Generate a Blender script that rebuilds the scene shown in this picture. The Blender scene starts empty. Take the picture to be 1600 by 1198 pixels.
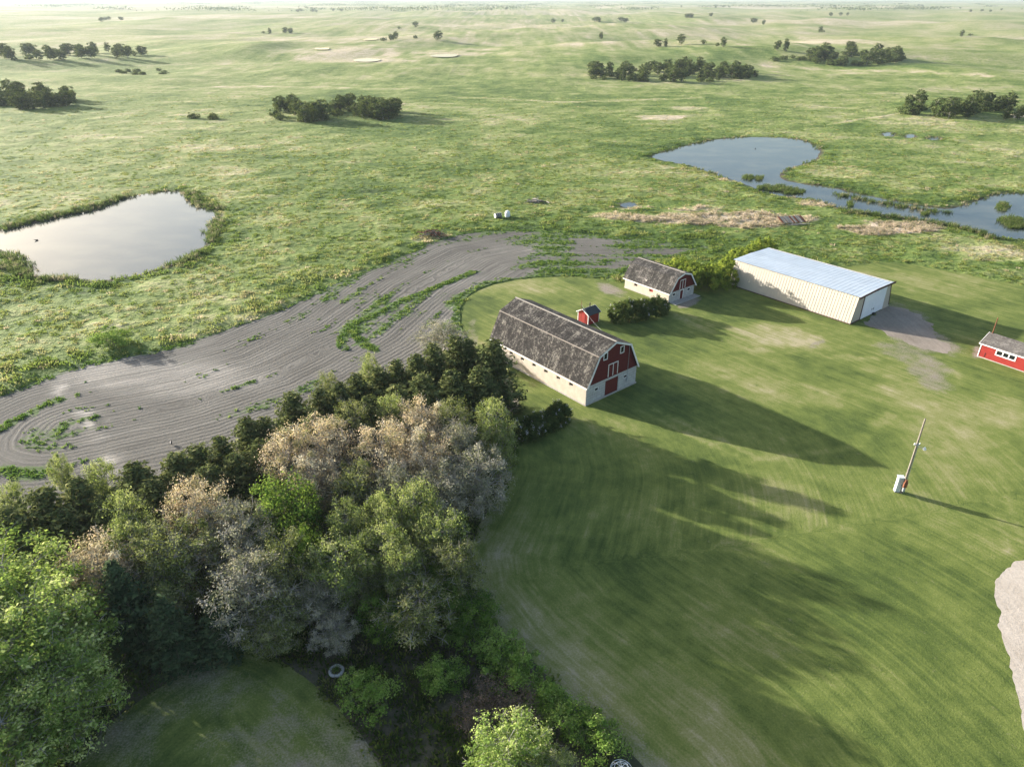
import bpy, bmesh, math, random
import numpy as np
from mathutils import Vector, Matrix
from mathutils.geometry import delaunay_2d_cdt

S = bpy.context.scene
COL = S.collection
rnd = random.Random(7)
R8 = np.random.default_rng(11)
# ------------------------------------------------------------------ camera, sky, sun, exposure
H = 50.0                                   # drone height in metres
F = 1105.0                                 # focal length in photograph pixels
PITCH = math.atan(601.5 / F)
cam_d = bpy.data.cameras.new('camera'); cam = bpy.data.objects.new('camera', cam_d); COL.objects.link(cam)
cam.location = (0, 0, H); cam.rotation_euler = (math.pi / 2 - PITCH, 0, 0)
cam_d.sensor_width = 36; cam_d.lens = 36 * F / 1600; cam_d.clip_end = 90000; cam_d.clip_start = 0.5
S.camera = cam
SUN_EL, SUN_AZ = math.radians(13.2), math.radians(150)      # azimuth measured from +X towards +Y
W = bpy.data.worlds.new('World'); S.world = W; W.use_nodes = True
wn = W.node_tree; bg = wn.nodes['Background']
sky = wn.nodes.new('ShaderNodeTexSky'); sky.sky_type = 'NISHITA'; sky.sun_disc = False
sky.sun_elevation = SUN_EL; sky.sun_rotation = math.pi / 2 - SUN_AZ
sky.altitude = 500; sky.air_density = 1.0; sky.dust_density = 4.0; sky.ozone_density = 1.0
wn.links.new(sky.outputs[0], bg.inputs[0]); bg.inputs[1].default_value = 0.10
sl = bpy.data.lights.new('sun', 'SUN'); sl.energy = 5.0; sl.angle = math.radians(0.6); sl.color = (1.0, 0.95, 0.87)
so = bpy.data.objects.new('sun', sl); COL.objects.link(so)
so.rotation_euler = Vector((math.cos(SUN_AZ) * math.cos(SUN_EL), math.sin(SUN_AZ) * math.cos(SUN_EL), math.sin(SUN_EL))).to_track_quat('Z', 'Y').to_euler()
S.view_settings.view_transform = 'Standard'; S.view_settings.look = 'None'
S.view_settings.gamma = 1.0; S.view_settings.use_curve_mapping = False
S.view_settings.exposure = 1.8
S.render.engine = 'CYCLES'
cy = S.cycles
cy.use_denoising = True; cy.denoising_prefilter = 'ACCURATE'; cy.denoising_quality = 'HIGH'; cy.max_bounces = 6; cy.diffuse_bounces = 3; cy.glossy_bounces = 2; cy.transmission_bounces = 4
cy.volume_bounces = 1; cy.transparent_max_bounces = 8; cy.sample_clamp_indirect = 4

# ------------------------------------------------------------------ numeric helpers
def sst(a, b, x):
    t = np.clip((np.asarray(x, float) - a) / (b - a), 0, 1); return t * t * (3 - 2 * t)
def _hash(i, j, s):
    n = (i.astype(np.int64) * 374761393 + j.astype(np.int64) * 668265263 + s * 982451653) & 0x7fffffff
    n = ((n ^ (n >> 13)) * 1274126177) & 0x7fffffff
    n = (n ^ (n >> 16)) & 0xffff
    return n / 65535.0
def vn(x, y, s=0):
    x = np.asarray(x, float); y = np.asarray(y, float)
    i = np.floor(x); j = np.floor(y); a = x - i; b = y - j
    a = a * a * (3 - 2 * a); b = b * b * (3 - 2 * b)
    i = i.astype(np.int64); j = j.astype(np.int64)
    return (_hash(i, j, s) * (1 - a) + _hash(i + 1, j, s) * a) * (1 - b) + (_hash(i, j + 1, s) * (1 - a) + _hash(i + 1, j + 1, s) * a) * b
def fbm(x, y, s=0, o=3):
    r = 0; t = 0; w = 1.0
    for k in range(o):
        r = r + w * vn(x * 2 ** k + 17.3 * k, y * 2 ** k - 9.1 * k, s + k); t += w; w *= .5
    return r / t
CPI, SPI = math.cos(PITCH), math.sin(PITCH)
def ray(u, v):
    x = (u - 800) / F; y = (v - 599) / F
    return np.array([x, CPI - y * SPI, -SPI - y * CPI])
def G(u, v, z=0.0):                        # pixel -> point on the level z
    d = ray(u, v); t = (H - z) / -d[2]
    return np.array([d[0] * t, d[1] * t, z])
def PX(x, y, z=0.0):                       # ground -> photograph pixel (for masks of dry or wet ground)
    x = np.asarray(x, float); y = np.asarray(y, float); zz = z - H
    zf = np.maximum(y * CPI - zz * SPI, 1e-3); up = y * SPI + zz * CPI
    return 800 + F * x / zf, 599 - F * up / zf
def inpoly(x, y, P):
    x = np.asarray(x, float); y = np.asarray(y, float); c = np.zeros(x.shape, bool)
    n = len(P)
    for k in range(n):
        x0, y0 = P[k]; x1, y1 = P[(k + 1) % n]
        if y0 == y1: continue
        c ^= ((y0 > y) != (y1 > y)) & (x < (x1 - x0) * (y - y0) / (y1 - y0) + x0)
    return c
def linedist(x, y, P, closed=False):       # distance to a polyline and the run along it
    x = np.asarray(x, float); y = np.asarray(y, float)
    best = np.full(x.shape, 1e9); al = np.zeros(x.shape); s = 0.0
    n = len(P)
    for k in range(n if closed else n - 1):
        ax, ay = P[k]; bx, by = P[(k + 1) % n]
        L = math.hypot(bx - ax, by - ay) + 1e-9; ux, uy = (bx - ax) / L, (by - ay) / L
        t = np.clip((x - ax) * ux + (y - ay) * uy, 0, L)
        d = np.hypot(x - ax - ux * t, y - ay - uy * t)
        m = d < best; best = np.where(m, d, best); al = np.where(m, s + t, al); s += L
    return best, al
def sdist(x, y, P):                        # signed distance, positive inside
    d, _ = linedist(x, y, P, True)
    return np.where(inpoly(x, y, P), d, -d)
def gp(px): return [tuple(G(u, v)[:2]) for u, v in px]
def smooth(P, n=2, closed=True):
    for _ in range(n):
        Q = []
        m = len(P)
        for k in range(m if closed else m - 1):
            a = P[k]; b = P[(k + 1) % m]
            Q += [(a[0] * .75 + b[0] * .25, a[1] * .75 + b[1] * .25), (a[0] * .25 + b[0] * .75, a[1] * .25 + b[1] * .75)]
        P = Q if closed else [P[0]] + Q + [P[-1]]
    return P

# ------------------------------------------------------------------ outlines measured on the photograph
FIELD = smooth(gp([(-330, 690), (-140, 655), (0, 620), (60, 591), (150, 561), (240, 546), (330, 522), (420, 492), (496, 455), (578, 420), (647, 389), (694, 371), (735, 362), (804, 358), (900, 365), (1000, 372), (1070, 381), (1120, 385),
    (1090, 394), (1040, 404), (990, 412), (965, 436), (900, 431), (850, 431), (780, 439), (735, 456), (717, 480), (718, 508), (735, 540), (745, 570), (690, 605), (600, 650), (500, 690), (400, 732), (300, 772), (200, 806), (60, 832), (-150, 860), (-420, 800)]), 1)
LAWN = smooth(gp([(722, 482), (737, 458), (782, 441), (850, 433), (905, 433), (962, 440), (1000, 452), (1060, 452), (1130, 440), (1180, 418), (1262, 416), (1330, 416), (1365, 410), (1410, 411), (1500, 426), (1600, 447), (1750, 480), (1900, 620), (2100, 1000), (2100, 1500), (1200, 1500),
    (1040, 1230), (975, 1165), (900, 1100), (850, 1050), (775, 985), (728, 920), (735, 850), (765, 790), (800, 730), (808, 690), (798, 650), (775, 600), (745, 555), (722, 510)]), 1)
FRONT_LAWN = smooth(gp([(60, 1320), (110, 1198), (190, 1112), (300, 1042), (370, 1008), (430, 1022), (500, 1080), (550, 1130), (600, 1198), (680, 1330), (700, 1500), (0, 1500)]), 2)
FLOOR = smooth(gp([(-420, 800), (-150, 850), (60, 824), (200, 798), (300, 764), (400, 724), (500, 682), (600, 642), (690, 597), (730, 575), (770, 585), (800, 640), (815, 700), (800, 760), (770, 800), (745, 860), (740, 920), (790, 985), (860, 1045), (910, 1095), (985, 1160), (1060, 1230), (1240, 1500), (-500, 1500), (-900, 1000)]), 1)
DRIVE = smooth(gp([(1640, 868), (1600, 873), (1572, 887), (1557, 905), (1554, 930), (1562, 980), (1575, 1030), (1585, 1090), (1598, 1150), (1640, 1290), (1900, 1400), (2050, 1200), (1900, 950), (1740, 880)]), 2)
APRON = smooth(gp([(1342, 507), (1386, 482), (1405, 480), (1437, 490), (1452, 510), (1468, 528), (1488, 542), (1478, 552), (1440, 545), (1400, 528), (1372, 516)]), 2)
POND_L = smooth(gp([(-140, 350), (-60, 352), (0, 360), (40, 349), (100, 336), (150, 327), (170, 317), (215, 303), (270, 298), (290, 300), (305, 322), (345, 330), (335, 350), (330, 378), (290, 402), (272, 414), (230, 425), (180, 436), (150, 438), (122, 436), (50, 432), (42, 426), (30, 408), (0, 388), (-50, 385), (-140, 372)]), 1)
POND_R = smooth(gp([(1012, 244), (1040, 236), (1075, 226), (1120, 217), (1165, 214), (1215, 214), (1255, 218), (1278, 228), (1285, 238), (1276, 250), (1250, 258), (1222, 268), (1222, 280), (1250, 286), (1300, 292), (1345, 303), (1400, 314), (1470, 326), (1500, 322), (1535, 308), (1560, 301), (1620, 302), (1750, 300), (1750, 360), (1620, 372), (1575, 374), (1520, 358), (1470, 352), (1400, 336), (1340, 330), (1318, 327), (1280, 313), (1240, 308), (1200, 302), (1165, 288), (1140, 280), (1105, 268), (1075, 258), (1040, 252)]), 1)
POND_S = [smooth(gp(p), 2) for p in ([(1376, 208), (1395, 206), (1402, 212), (1385, 215)], [(1412, 211), (1430, 209), (1432, 215), (1415, 216)], [(1446, 215), (1470, 214), (1475, 218), (1455, 219)], [(965, 318), (990, 314), (998, 322), (975, 326)])]
FARPX = [[(548, 98), (560, 94), (590, 94), (598, 97), (575, 100)], [(668, 91), (690, 88), (718, 88), (712, 93), (680, 93)], [(490, 84), (515, 82), (516, 86), (495, 86)], [(565, 67), (590, 65), (592, 68), (570, 69)]]
PONDS = [POND_L, POND_R] + POND_S

# ------------------------------------------------------------------ terrain height
FARP = [[tuple(G(u, v)[:2]) for u, v in p] for p in FARPX]
FLAT = {}
def hills(x, y, flat=True):
    d = np.hypot(x, y)
    a = sst(330, 900, d)
    h = (fbm(x / 260, y / 210, 3, 3) - .5) * 26 + (fbm(x / 80, y / 55, 5, 3) - .5) * 8
    h = h * (1 - .45 * sst(3000, 12000, d))
    for P in (FARP if flat else []):
        c = np.mean(P, 0); r = max(np.hypot(p[0] - c[0], p[1] - c[1]) for p in P)
        m = sst(r * 3.2, r * 1.3, np.hypot(x - c[0], (y - c[1]) * .8)); h = h * (1 - m) + m * FLAT[id(P)]
    return a * h if flat != 'raw' else h
for P in FARP:
    c_ = np.mean(P, 0); FLAT[id(P)] = float(hills(np.array([c_[0]]), np.array([c_[1]]), 'raw' if False else False)[0]) / max(float(sst(330, 900, np.hypot(*c_))), .05)
_T = np.concatenate([np.linspace(40, 900, 700), np.geomspace(903, 60000, 1600)])
def GH(u, v):                              # pixel -> point on the rolling ground
    d = ray(u, v); T_ = _T
    for _ in range(2):
        g = H + d[2] * T_ - hills(d[0] * T_, d[1] * T_); k = max(1, int(np.argmax(g < 0))) if (g < 0).any() else len(T_) - 1
        T_ = np.linspace(T_[k - 1], T_[k], 40)
    t = T_[20]
    return np.array([d[0] * t, d[1] * t, float(hills(np.array([d[0] * t]), np.array([d[1] * t]))[0])])
DRY = [(300, 28, 260, 2.5, .6), (900, 20, 250, 2, .6), (1350, 36, 220, 3, .6), (700, 40, 180, 3, .5), (1200, 12, 250, 1.6, .7), (100, 16, 200, 1.6, .6), (1500, 60, 130, 3, .5), (400, 12, 260, 1.5, .6), (1085, 338, 120, 13, 1), (1190, 347, 70, 12, .9), (1390, 357, 85, 13, 1.25), (1030, 184, 38, 5, .8), (1075, 170, 25, 3, .6), (970, 338, 40, 8, .7), (560, 62, 160, 7, .5), (1260, 68, 110, 5, .8), (870, 45, 90, 6, .5), (1120, 55, 90, 4, .5), (560, 92, 95, 9, .75), (700, 86, 60, 5, .7), (330, 62, 120, 5, .4),
       (1500, 325, 40, 8, .4), (1165, 282, 40, 5, .7), (1290, 318, 35, 5, .7), (1560, 400, 60, 14, .5), (1500, 395, 40, 10, .4), (690, 372, 45, 7, .6), (560, 430, 60, 8, .35), (300, 232, 60, 6, .35), (360, 270, 40, 8, .4), (1180, 262, 80, 10, .3), (1440, 190, 60, 6, .35), (1590, 180, 22, 5, .9), (1300, 268, 60, 9, .4), (320, 340, 30, 10, .5)]
def masks(x, y):                           # dry straw, wet lush
    u, v = PX(x, y)
    dry = np.zeros(np.shape(x))
    for a, b, ra, rb, s in DRY:
        q = ((u - a) / ra) ** 2 + ((v - b) / rb) ** 2
        dry = np.maximum(dry, s * sst(1.25, .35, q + (fbm(x / 11, y / 6, 31, 4) - .5) * 3.6 - .25))
    wet = np.zeros(np.shape(x))
    near = np.hypot(x, y) < 480
    xs, ys = np.asarray(x)[near], np.asarray(y)[near]
    w = np.zeros(xs.shape)
    for P in PONDS:
        d = np.abs(sdist(xs, ys, P)) if len(xs) else w
        w = np.maximum(w, sst(9, 1, d + 6 * (vn(xs / 5, ys / 5, 8) - .5)))
    fd = np.abs(sdist(xs, ys, FIELD)) if len(xs) else w
    w = np.maximum(w, .85 * sst(16, 1, fd + 8 * (vn(xs / 8, ys / 8, 9) - .5)))
    wet[near] = w
    return dry, wet
TRAILS = [[(1190, 100), (1330, 107), (1450, 114), (1620, 127)], [(360, 62), (560, 74), (800, 80), (1010, 76)], [(260, 140), (400, 134), (640, 138)], [(690, 150), (900, 160), (1100, 152)], [(1290, 195), (1450, 172), (1610, 150)]]
def tint(x, y):                            # 0 dark lush ... 1 straw
    dry, wet = masks(x, y)
    d = np.hypot(x, y)
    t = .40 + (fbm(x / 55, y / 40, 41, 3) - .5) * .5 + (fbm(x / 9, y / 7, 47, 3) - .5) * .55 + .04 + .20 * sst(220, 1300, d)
    t = t - .16 * wet
    u, v = PX(x, y)
    for A in TRAILS:
        vv = np.interp(u, [q[0] for q in A], [q[1] for q in A], left=-99, right=-99); t = t + .32 * sst(1.6, .3, np.abs(v - vv + (vn(u / 25, u * 0, 5) - .5) * 2)) * (d > 200)
    return np.clip(t * (1 - np.clip(dry, 0, 1)) + 1.0 * np.clip(dry, 0, 1), 0, 1), dry, wet
def yard(x, y):
    m = np.full(np.shape(x), -1e9)
    for P in (FIELD, LAWN, FLOOR, FRONT_LAWN, DRIVE): m = np.maximum(m, sdist(x, y, P))
    return m
def terrain_z(x, y):
    x = np.asarray(x, float); y = np.asarray(y, float)
    z = hills(x, y)
    near = (np.hypot(x, y) < 700)
    xs, ys = x[near], y[near]
    zz = z[near] + (fbm(xs / 7, ys / 6, 61, 2) - .35) * .55 + (fbm(xs / 2.6, ys / 2.6, 67, 2) - .4) * .28
    yd = yard(xs, ys)
    k = sst(.3, -1.6, yd)
    zz = np.where(k > 0, (zz + .12) * k - .10 * (1 - k), -.10)
    for P in PONDS:
        s = sdist(xs, ys, P) + (fbm(xs / 3, ys / 3, 71, 2) - .5) * 1.6
        b = np.clip(-.12 - .10 * s, -1.2, 10)
        q = sst(-5, -1, s); zz = zz * (1 - q) + np.minimum(zz, b) * q
    z[near] = zz
    return z

# ------------------------------------------------------------------ node and mesh helpers
def new_mat(name):
    m = bpy.data.materials.new(name); m.use_nodes = True; nt = m.node_tree
    for n in list(nt.nodes): nt.nodes.remove(n)
    out = nt.nodes.new('ShaderNodeOutputMaterial')
    return m, nt, out
def nd(nt, t, **k):
    n = nt.nodes.new('ShaderNode' + t)
    for a, v in k.items():
        if a.startswith('i_'):
            key = a[2:]; key = int(key) if key.isdigit() else key.replace('_', ' ')
            s = n.inputs[key]
            if hasattr(v, 'is_linked'): nt.links.new(v, s)
            else: s.default_value = v
        else: setattr(n, a, v)
    return n
def ramp(nt, fac, stops):
    n = nt.nodes.new('ShaderNodeValToRGB'); nt.links.new(fac, n.inputs[0])
    e = n.color_ramp.elements
    while len(e) < len(stops): e.new(.5)
    for q, (p, c) in zip(e, stops): q.position = p; q.color = (*c, 1) if len(c) == 3 else c
    return n.outputs[0]
def math_(nt, op, a, b=0.0, c=None, clamp=False):
    n = nt.nodes.new('ShaderNodeMath'); n.operation = op; n.use_clamp = clamp
    for k, v in enumerate((a, b, c)):
        if v is None: continue
        if hasattr(v, 'is_linked'): nt.links.new(v, n.inputs[k])
        else: n.inputs[k].default_value = v
    return n.outputs[0]
def mixc(nt, f, a, b, mode='MIX'):
    n = nt.nodes.new('ShaderNodeMix'); n.data_type = 'RGBA'; n.blend_type = mode
    for s, v in ((n.inputs[0], f), (n.inputs[6], a), (n.inputs[7], b)):
        if hasattr(v, 'is_linked'): nt.links.new(v, s)
        else: s.default_value = (*v, 1) if isinstance(v, tuple) and len(v) == 3 else v
    return n.outputs[2]
def pos(nt): return nt.nodes.new('ShaderNodeNewGeometry').outputs['Position']
def noise(nt, vec, scale, detail=3, rough=.55, dist=0.0):
    return nd(nt, 'TexNoise', i_Vector=vec, i_Scale=scale, i_Detail=detail, i_Roughness=rough, i_Distortion=dist).outputs[0]
def scaled(nt, vec, s, rot=0.0):
    return nd(nt, 'Mapping', i_Vector=vec, i_Scale=s, i_Rotation=(0, 0, rot)).outputs[0]
def attr(nt, name, typ='GEOMETRY'):
    n = nt.nodes.new('ShaderNodeAttribute'); n.attribute_name = name; n.attribute_type = typ; return n
def finish(nt, out, col, rough=.85, bump=None, bstr=.5, bdist=.1, spec=.2, metallic=0.0):
    b = nt.nodes.new('ShaderNodeBsdfPrincipled')
    if hasattr(col, 'is_linked'): nt.links.new(col, b.inputs['Base Color'])
    else: b.inputs['Base Color'].default_value = (*col, 1)
    b.inputs['Roughness'].default_value = rough; b.inputs['Specular IOR Level'].default_value = spec; b.inputs['Metallic'].default_value = metallic
    if bump is not None:
        u = nd(nt, 'Bump', i_Height=bump, i_Strength=bstr, i_Distance=bdist); nt.links.new(u.outputs[0], b.inputs['Normal'])
    nt.links.new(b.outputs[0], out.inputs[0]); return b

def mesh_np(name, V, Fc, mats=(), attrs=None, smooth_=False, uvs=None):
    """V (n,3); Fc list of index arrays of equal length per array."""
    me = bpy.data.meshes.new(name)
    V = np.asarray(V, np.float32)
    me.vertices.add(len(V)); me.vertices.foreach_set('co', V.ravel())
    if not isinstance(Fc, list): Fc = [Fc]
    Fc = [np.asarray(f, np.int32) for f in Fc if len(f)]
    nl = sum(f.size for f in Fc); npol = sum(len(f) for f in Fc)
    me.loops.add(nl); me.polygons.add(npol)
    me.loops.foreach_set('vertex_index', np.concatenate([f.ravel() for f in Fc]))
    tot = np.concatenate([np.full(len(f), f.shape[1], np.int32) for f in Fc])
    st = np.concatenate([[0], np.cumsum(tot)[:-1]]).astype(np.int32)
    me.polygons.foreach_set('loop_start', st)
    for k, a in (attrs or {}).items():
        A = me.attributes.new(k, 'FLOAT', 'POINT'); A.data.foreach_set('value', np.asarray(a, np.float32))
    for m in mats: me.materials.append(m)
    me.update(calc_edges=True)
    if smooth_: me.polygons.foreach_set('use_smooth', np.ones(npol, bool))
    me.validate()
    return me
def link(name, data, parent=None, loc=None, rz=0.0, label=None, cat=None, group=None, kind=None):
    o = bpy.data.objects.new(name, data); COL.objects.link(o)
    if parent is not None: o.parent = parent
    if loc is not None: o.location = tuple(float(q) for q in loc)
    if rz: o.rotation_euler = (0, 0, rz)
    if label: o['label'] = label
    if cat: o['category'] = cat
    if group: o['group'] = group
    if kind: o['kind'] = kind
    return o
class MB:
    """collects simple shapes into one mesh"""
    def __init__(s): s.v = []; s.f = []
    def add(s, vs, fs):
        o = len(s.v); s.v += [tuple(map(float, q)) for q in vs]; s.f += [tuple(i + o for i in f) for f in fs]; return s
    def box(s, x0, x1, y0, y1, z0, z1):
        return s.add([(x0, y0, z0), (x1, y0, z0), (x1, y1, z0), (x0, y1, z0), (x0, y0, z1), (x1, y0, z1), (x1, y1, z1), (x0, y1, z1)],
                     [(0, 3, 2, 1), (4, 5, 6, 7), (0, 1, 5, 4), (1, 2, 6, 5), (2, 3, 7, 6), (3, 0, 4, 7)])
    def hexa(s, A, B):                    # two quads -> solid
        return s.add(list(A) + list(B), [(3, 2, 1, 0), (4, 5, 6, 7), (0, 1, 5, 4), (1, 2, 6, 5), (2, 3, 7, 6), (3, 0, 4, 7)])
    def prism_y(s, P, y0, y1):            # outline in xz pushed along y
        n = len(P)
        return s.add([(x, y0, z) for x, z in P] + [(x, y1, z) for x, z in P],
                     [tuple(range(n)), tuple(range(2 * n - 1, n - 1, -1))] + [((k + 1) % n, k, n + k, n + (k + 1) % n) for k in range(n)])
    def tube(s, a, b, r0, r1=None, n=6, cap=True):
        r1 = r0 if r1 is None else r1
        a = Vector(a); b = Vector(b); d = (b - a).normalized(); p = d.orthogonal().normalized(); q = d.cross(p)
        vs = [a + (p * math.cos(t) + q * math.sin(t)) * r0 for t in [2 * math.pi * k / n for k in range(n)]] + [b + (p * math.cos(t) + q * math.sin(t)) * r1 for t in [2 * math.pi * k / n for k in range(n)]]
        fs = [(k, (k + 1) % n, n + (k + 1) % n, n + k) for k in range(n)]
        if cap: fs += [tuple(range(n - 1, -1, -1)), tuple(range(n, 2 * n))]
        return s.add(vs, fs)
    def mesh(s, name, mat, bevel=0):
        me = bpy.data.meshes.new(name); me.from_pydata(s.v, [], s.f); me.materials.append(mat)
        bm = bmesh.new(); bm.from_mesh(me); bmesh.ops.recalc_face_normals(bm, faces=bm.faces)
        if bevel: bmesh.ops.bevel(bm, geom=list(bm.edges), offset=bevel, segments=1, affect='EDGES')
        bm.to_mesh(me); bm.free(); return me
    def obj(s, name, mat, parent=None, bevel=0, **k): return link(name, s.mesh(name, mat, bevel), parent, **k)
def ragged(P, step=.5, amp=.35, seed=0):
    Q = []
    for k in range(len(P)):
        a = np.array(P[k]); b = np.array(P[(k + 1) % len(P)]); L = np.linalg.norm(b - a); n = max(1, int(L / step))
        for i in range(n): Q.append(a + (b - a) * i / n)
    Q = np.array(Q)
    dx = (fbm(Q[:, 0] / 1.7, Q[:, 1] / 1.7, seed, 3) - .5) * 2 * amp; dy = (fbm(Q[:, 0] / 1.7, Q[:, 1] / 1.7, seed + 50, 3) - .5) * 2 * amp
    return [tuple(q) for q in np.stack([Q[:, 0] + dx, Q[:, 1] + dy], 1)]
def sheet(name, P, z, mat, spacing=2.0, amp=.35, seed=0, attrs=None, step=.6, zf=None):
    E = ragged(P, step, amp, seed)
    E = np.array(E); lo = E.min(0); hi = E.max(0)
    gx, gy = np.meshgrid(np.arange(lo[0], hi[0], spacing), np.arange(lo[1], hi[1], spacing))
    gx = gx.ravel() + R8.uniform(-.2, .2, gx.size) * spacing; gy = gy.ravel() + R8.uniform(-.2, .2, gy.size) * spacing
    m = inpoly(gx, gy, P); gx, gy = gx[m], gy[m]
    d, _ = linedist(gx, gy, P, True); m = d > max(.5, amp * 2); gx, gy = gx[m], gy[m]
    n = len(E)
    pts = [Vector((float(a), float(b))) for a, b in np.concatenate([E, np.stack([gx, gy], 1)])]
    r = delaunay_2d_cdt(pts, [], [list(range(n))], 1, 1e-4)
    V = np.array([(q.x, q.y, z) for q in r[0]]); Fa = np.array([f for f in r[2] if len(f) == 3])
    a = V[Fa[:, 0]]; b = V[Fa[:, 1]]; c = V[Fa[:, 2]]
    flip = ((b - a)[:, 0] * (c - a)[:, 1] - (b - a)[:, 1] * (c - a)[:, 0]) < 0
    Fa[flip] = Fa[flip][:, ::-1]
    if zf is not None: V[:, 2] += zf(V[:, 0], V[:, 1])
    at = attrs(V[:, 0], V[:, 1]) if attrs else None
    return link(name, mesh_np(name, V, Fa, [mat], at), kind='structure')

# ------------------------------------------------------------------ ground materials
GR = [(0.0, (.032, .058, .014)), (.25, (.078, .125, .026)), (.45, (.145, .188, .050)), (.65, (.245, .260, .105)), (.85, (.36, .315, .20)), (1.0, (.50, .41, .31))]
def mat_pasture():
    m, nt, out = new_mat('pasture_grass'); P = pos(nt)
    t = attr(nt, 'tint').outputs['Fac']
    n1 = noise(nt, scaled(nt, P, (1, 1.25, 1), .5), .55, 4, .62); n2 = noise(nt, P, 3.2, 3, .6); n3 = noise(nt, P, .035, 4, .6); n4 = noise(nt, scaled(nt, P, (1, 1.5, 1), .3), .13, 5, .68)
    v = math_(nt, 'ADD', t, math_(nt, 'MULTIPLY', math_(nt, 'SUBTRACT', n1, .5), .75))
    v = math_(nt, 'ADD', v, math_(nt, 'MULTIPLY', math_(nt, 'SUBTRACT', n2, .5), .35))
    v = math_(nt, 'ADD', v, math_(nt, 'ADD', math_(nt, 'MULTIPLY', math_(nt, 'SUBTRACT', n3, .5), .5), math_(nt, 'MULTIPLY', math_(nt, 'SUBTRACT', n4, .5), .75)), clamp=True)
    col = ramp(nt, v, GR)
    bare = attr(nt, 'shore').outputs['Fac']
    col = mixc(nt, bare, col, (.07, .06, .045))
    hgt = math_(nt, 'ADD', math_(nt, 'MULTIPLY', n4, 1.4), math_(nt, 'ADD', math_(nt, 'MULTIPLY', n1, .55), math_(nt, 'MULTIPLY', n2, .2)))
    finish(nt, out, col, .9, hgt, .9, .9, .1); return m
def mat_field():
    m, nt, out = new_mat('tilled_soil'); P = pos(nt)
    r = attr(nt, 'row').outputs['Fac']; al = attr(nt, 'along').outputs['Fac']; pale = attr(nt, 'pale').outputs['Fac']; weed = attr(nt, 'weed').outputs['Fac']
    wob = math_(nt, 'MULTIPLY', noise(nt, P, .25, 2), .9)
    rr = math_(nt, 'ADD', r, wob)
    wv = math_(nt, 'SINE', math_(nt, 'MULTIPLY', rr, 2 * math.pi / .85))
    cv = nd(nt, 'CombineXYZ', i_X=math_(nt, 'MULTIPLY', rr, 1.6), i_Y=math_(nt, 'MULTIPLY', al, .05)).outputs[0]
    streak = noise(nt, cv, 1.0, 4, .65)
    fine = noise(nt, P, 3.0, 5, .78); big = noise(nt, P, .05, 3)
    v = math_(nt, 'ADD', math_(nt, 'MULTIPLY', streak, .75), math_(nt, 'MULTIPLY', fine, .42))
    v = math_(nt, 'ADD', v, math_(nt, 'MULTIPLY', math_(nt, 'SUBTRACT', big, .5), .5))
    v = math_(nt, 'ADD', v, math_(nt, 'MULTIPLY', wv, .03))
    v = math_(nt, 'ADD', v, math_(nt, 'MULTIPLY', pale, .45), clamp=True)
    col = ramp(nt, v, [(.25, (.050, .047, .042)), (.5, (.100, .094, .084)), (.72, (.165, .155, .138)), (1, (.37, .34, .30))])
    wn_ = noise(nt, P, 1.3, 4, .7)
    wm = ramp(nt, math_(nt, 'ADD', wn_, math_(nt, 'MULTIPLY', math_(nt, 'SUBTRACT', weed, .5), .9)), [(.58, (0, 0, 0)), (.72, (1, 1, 1))])
    col = mixc(nt, math_(nt, 'MULTIPLY', wm, .8), col, (.075, .125, .03))
    hgt = math_(nt, 'ADD', math_(nt, 'MULTIPLY', wv, .13), math_(nt, 'ADD', math_(nt, 'MULTIPLY', fine, .9), math_(nt, 'MULTIPLY', streak, .5)))
    finish(nt, out, col, .95, hgt, .75, .16, .1); return m
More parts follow.
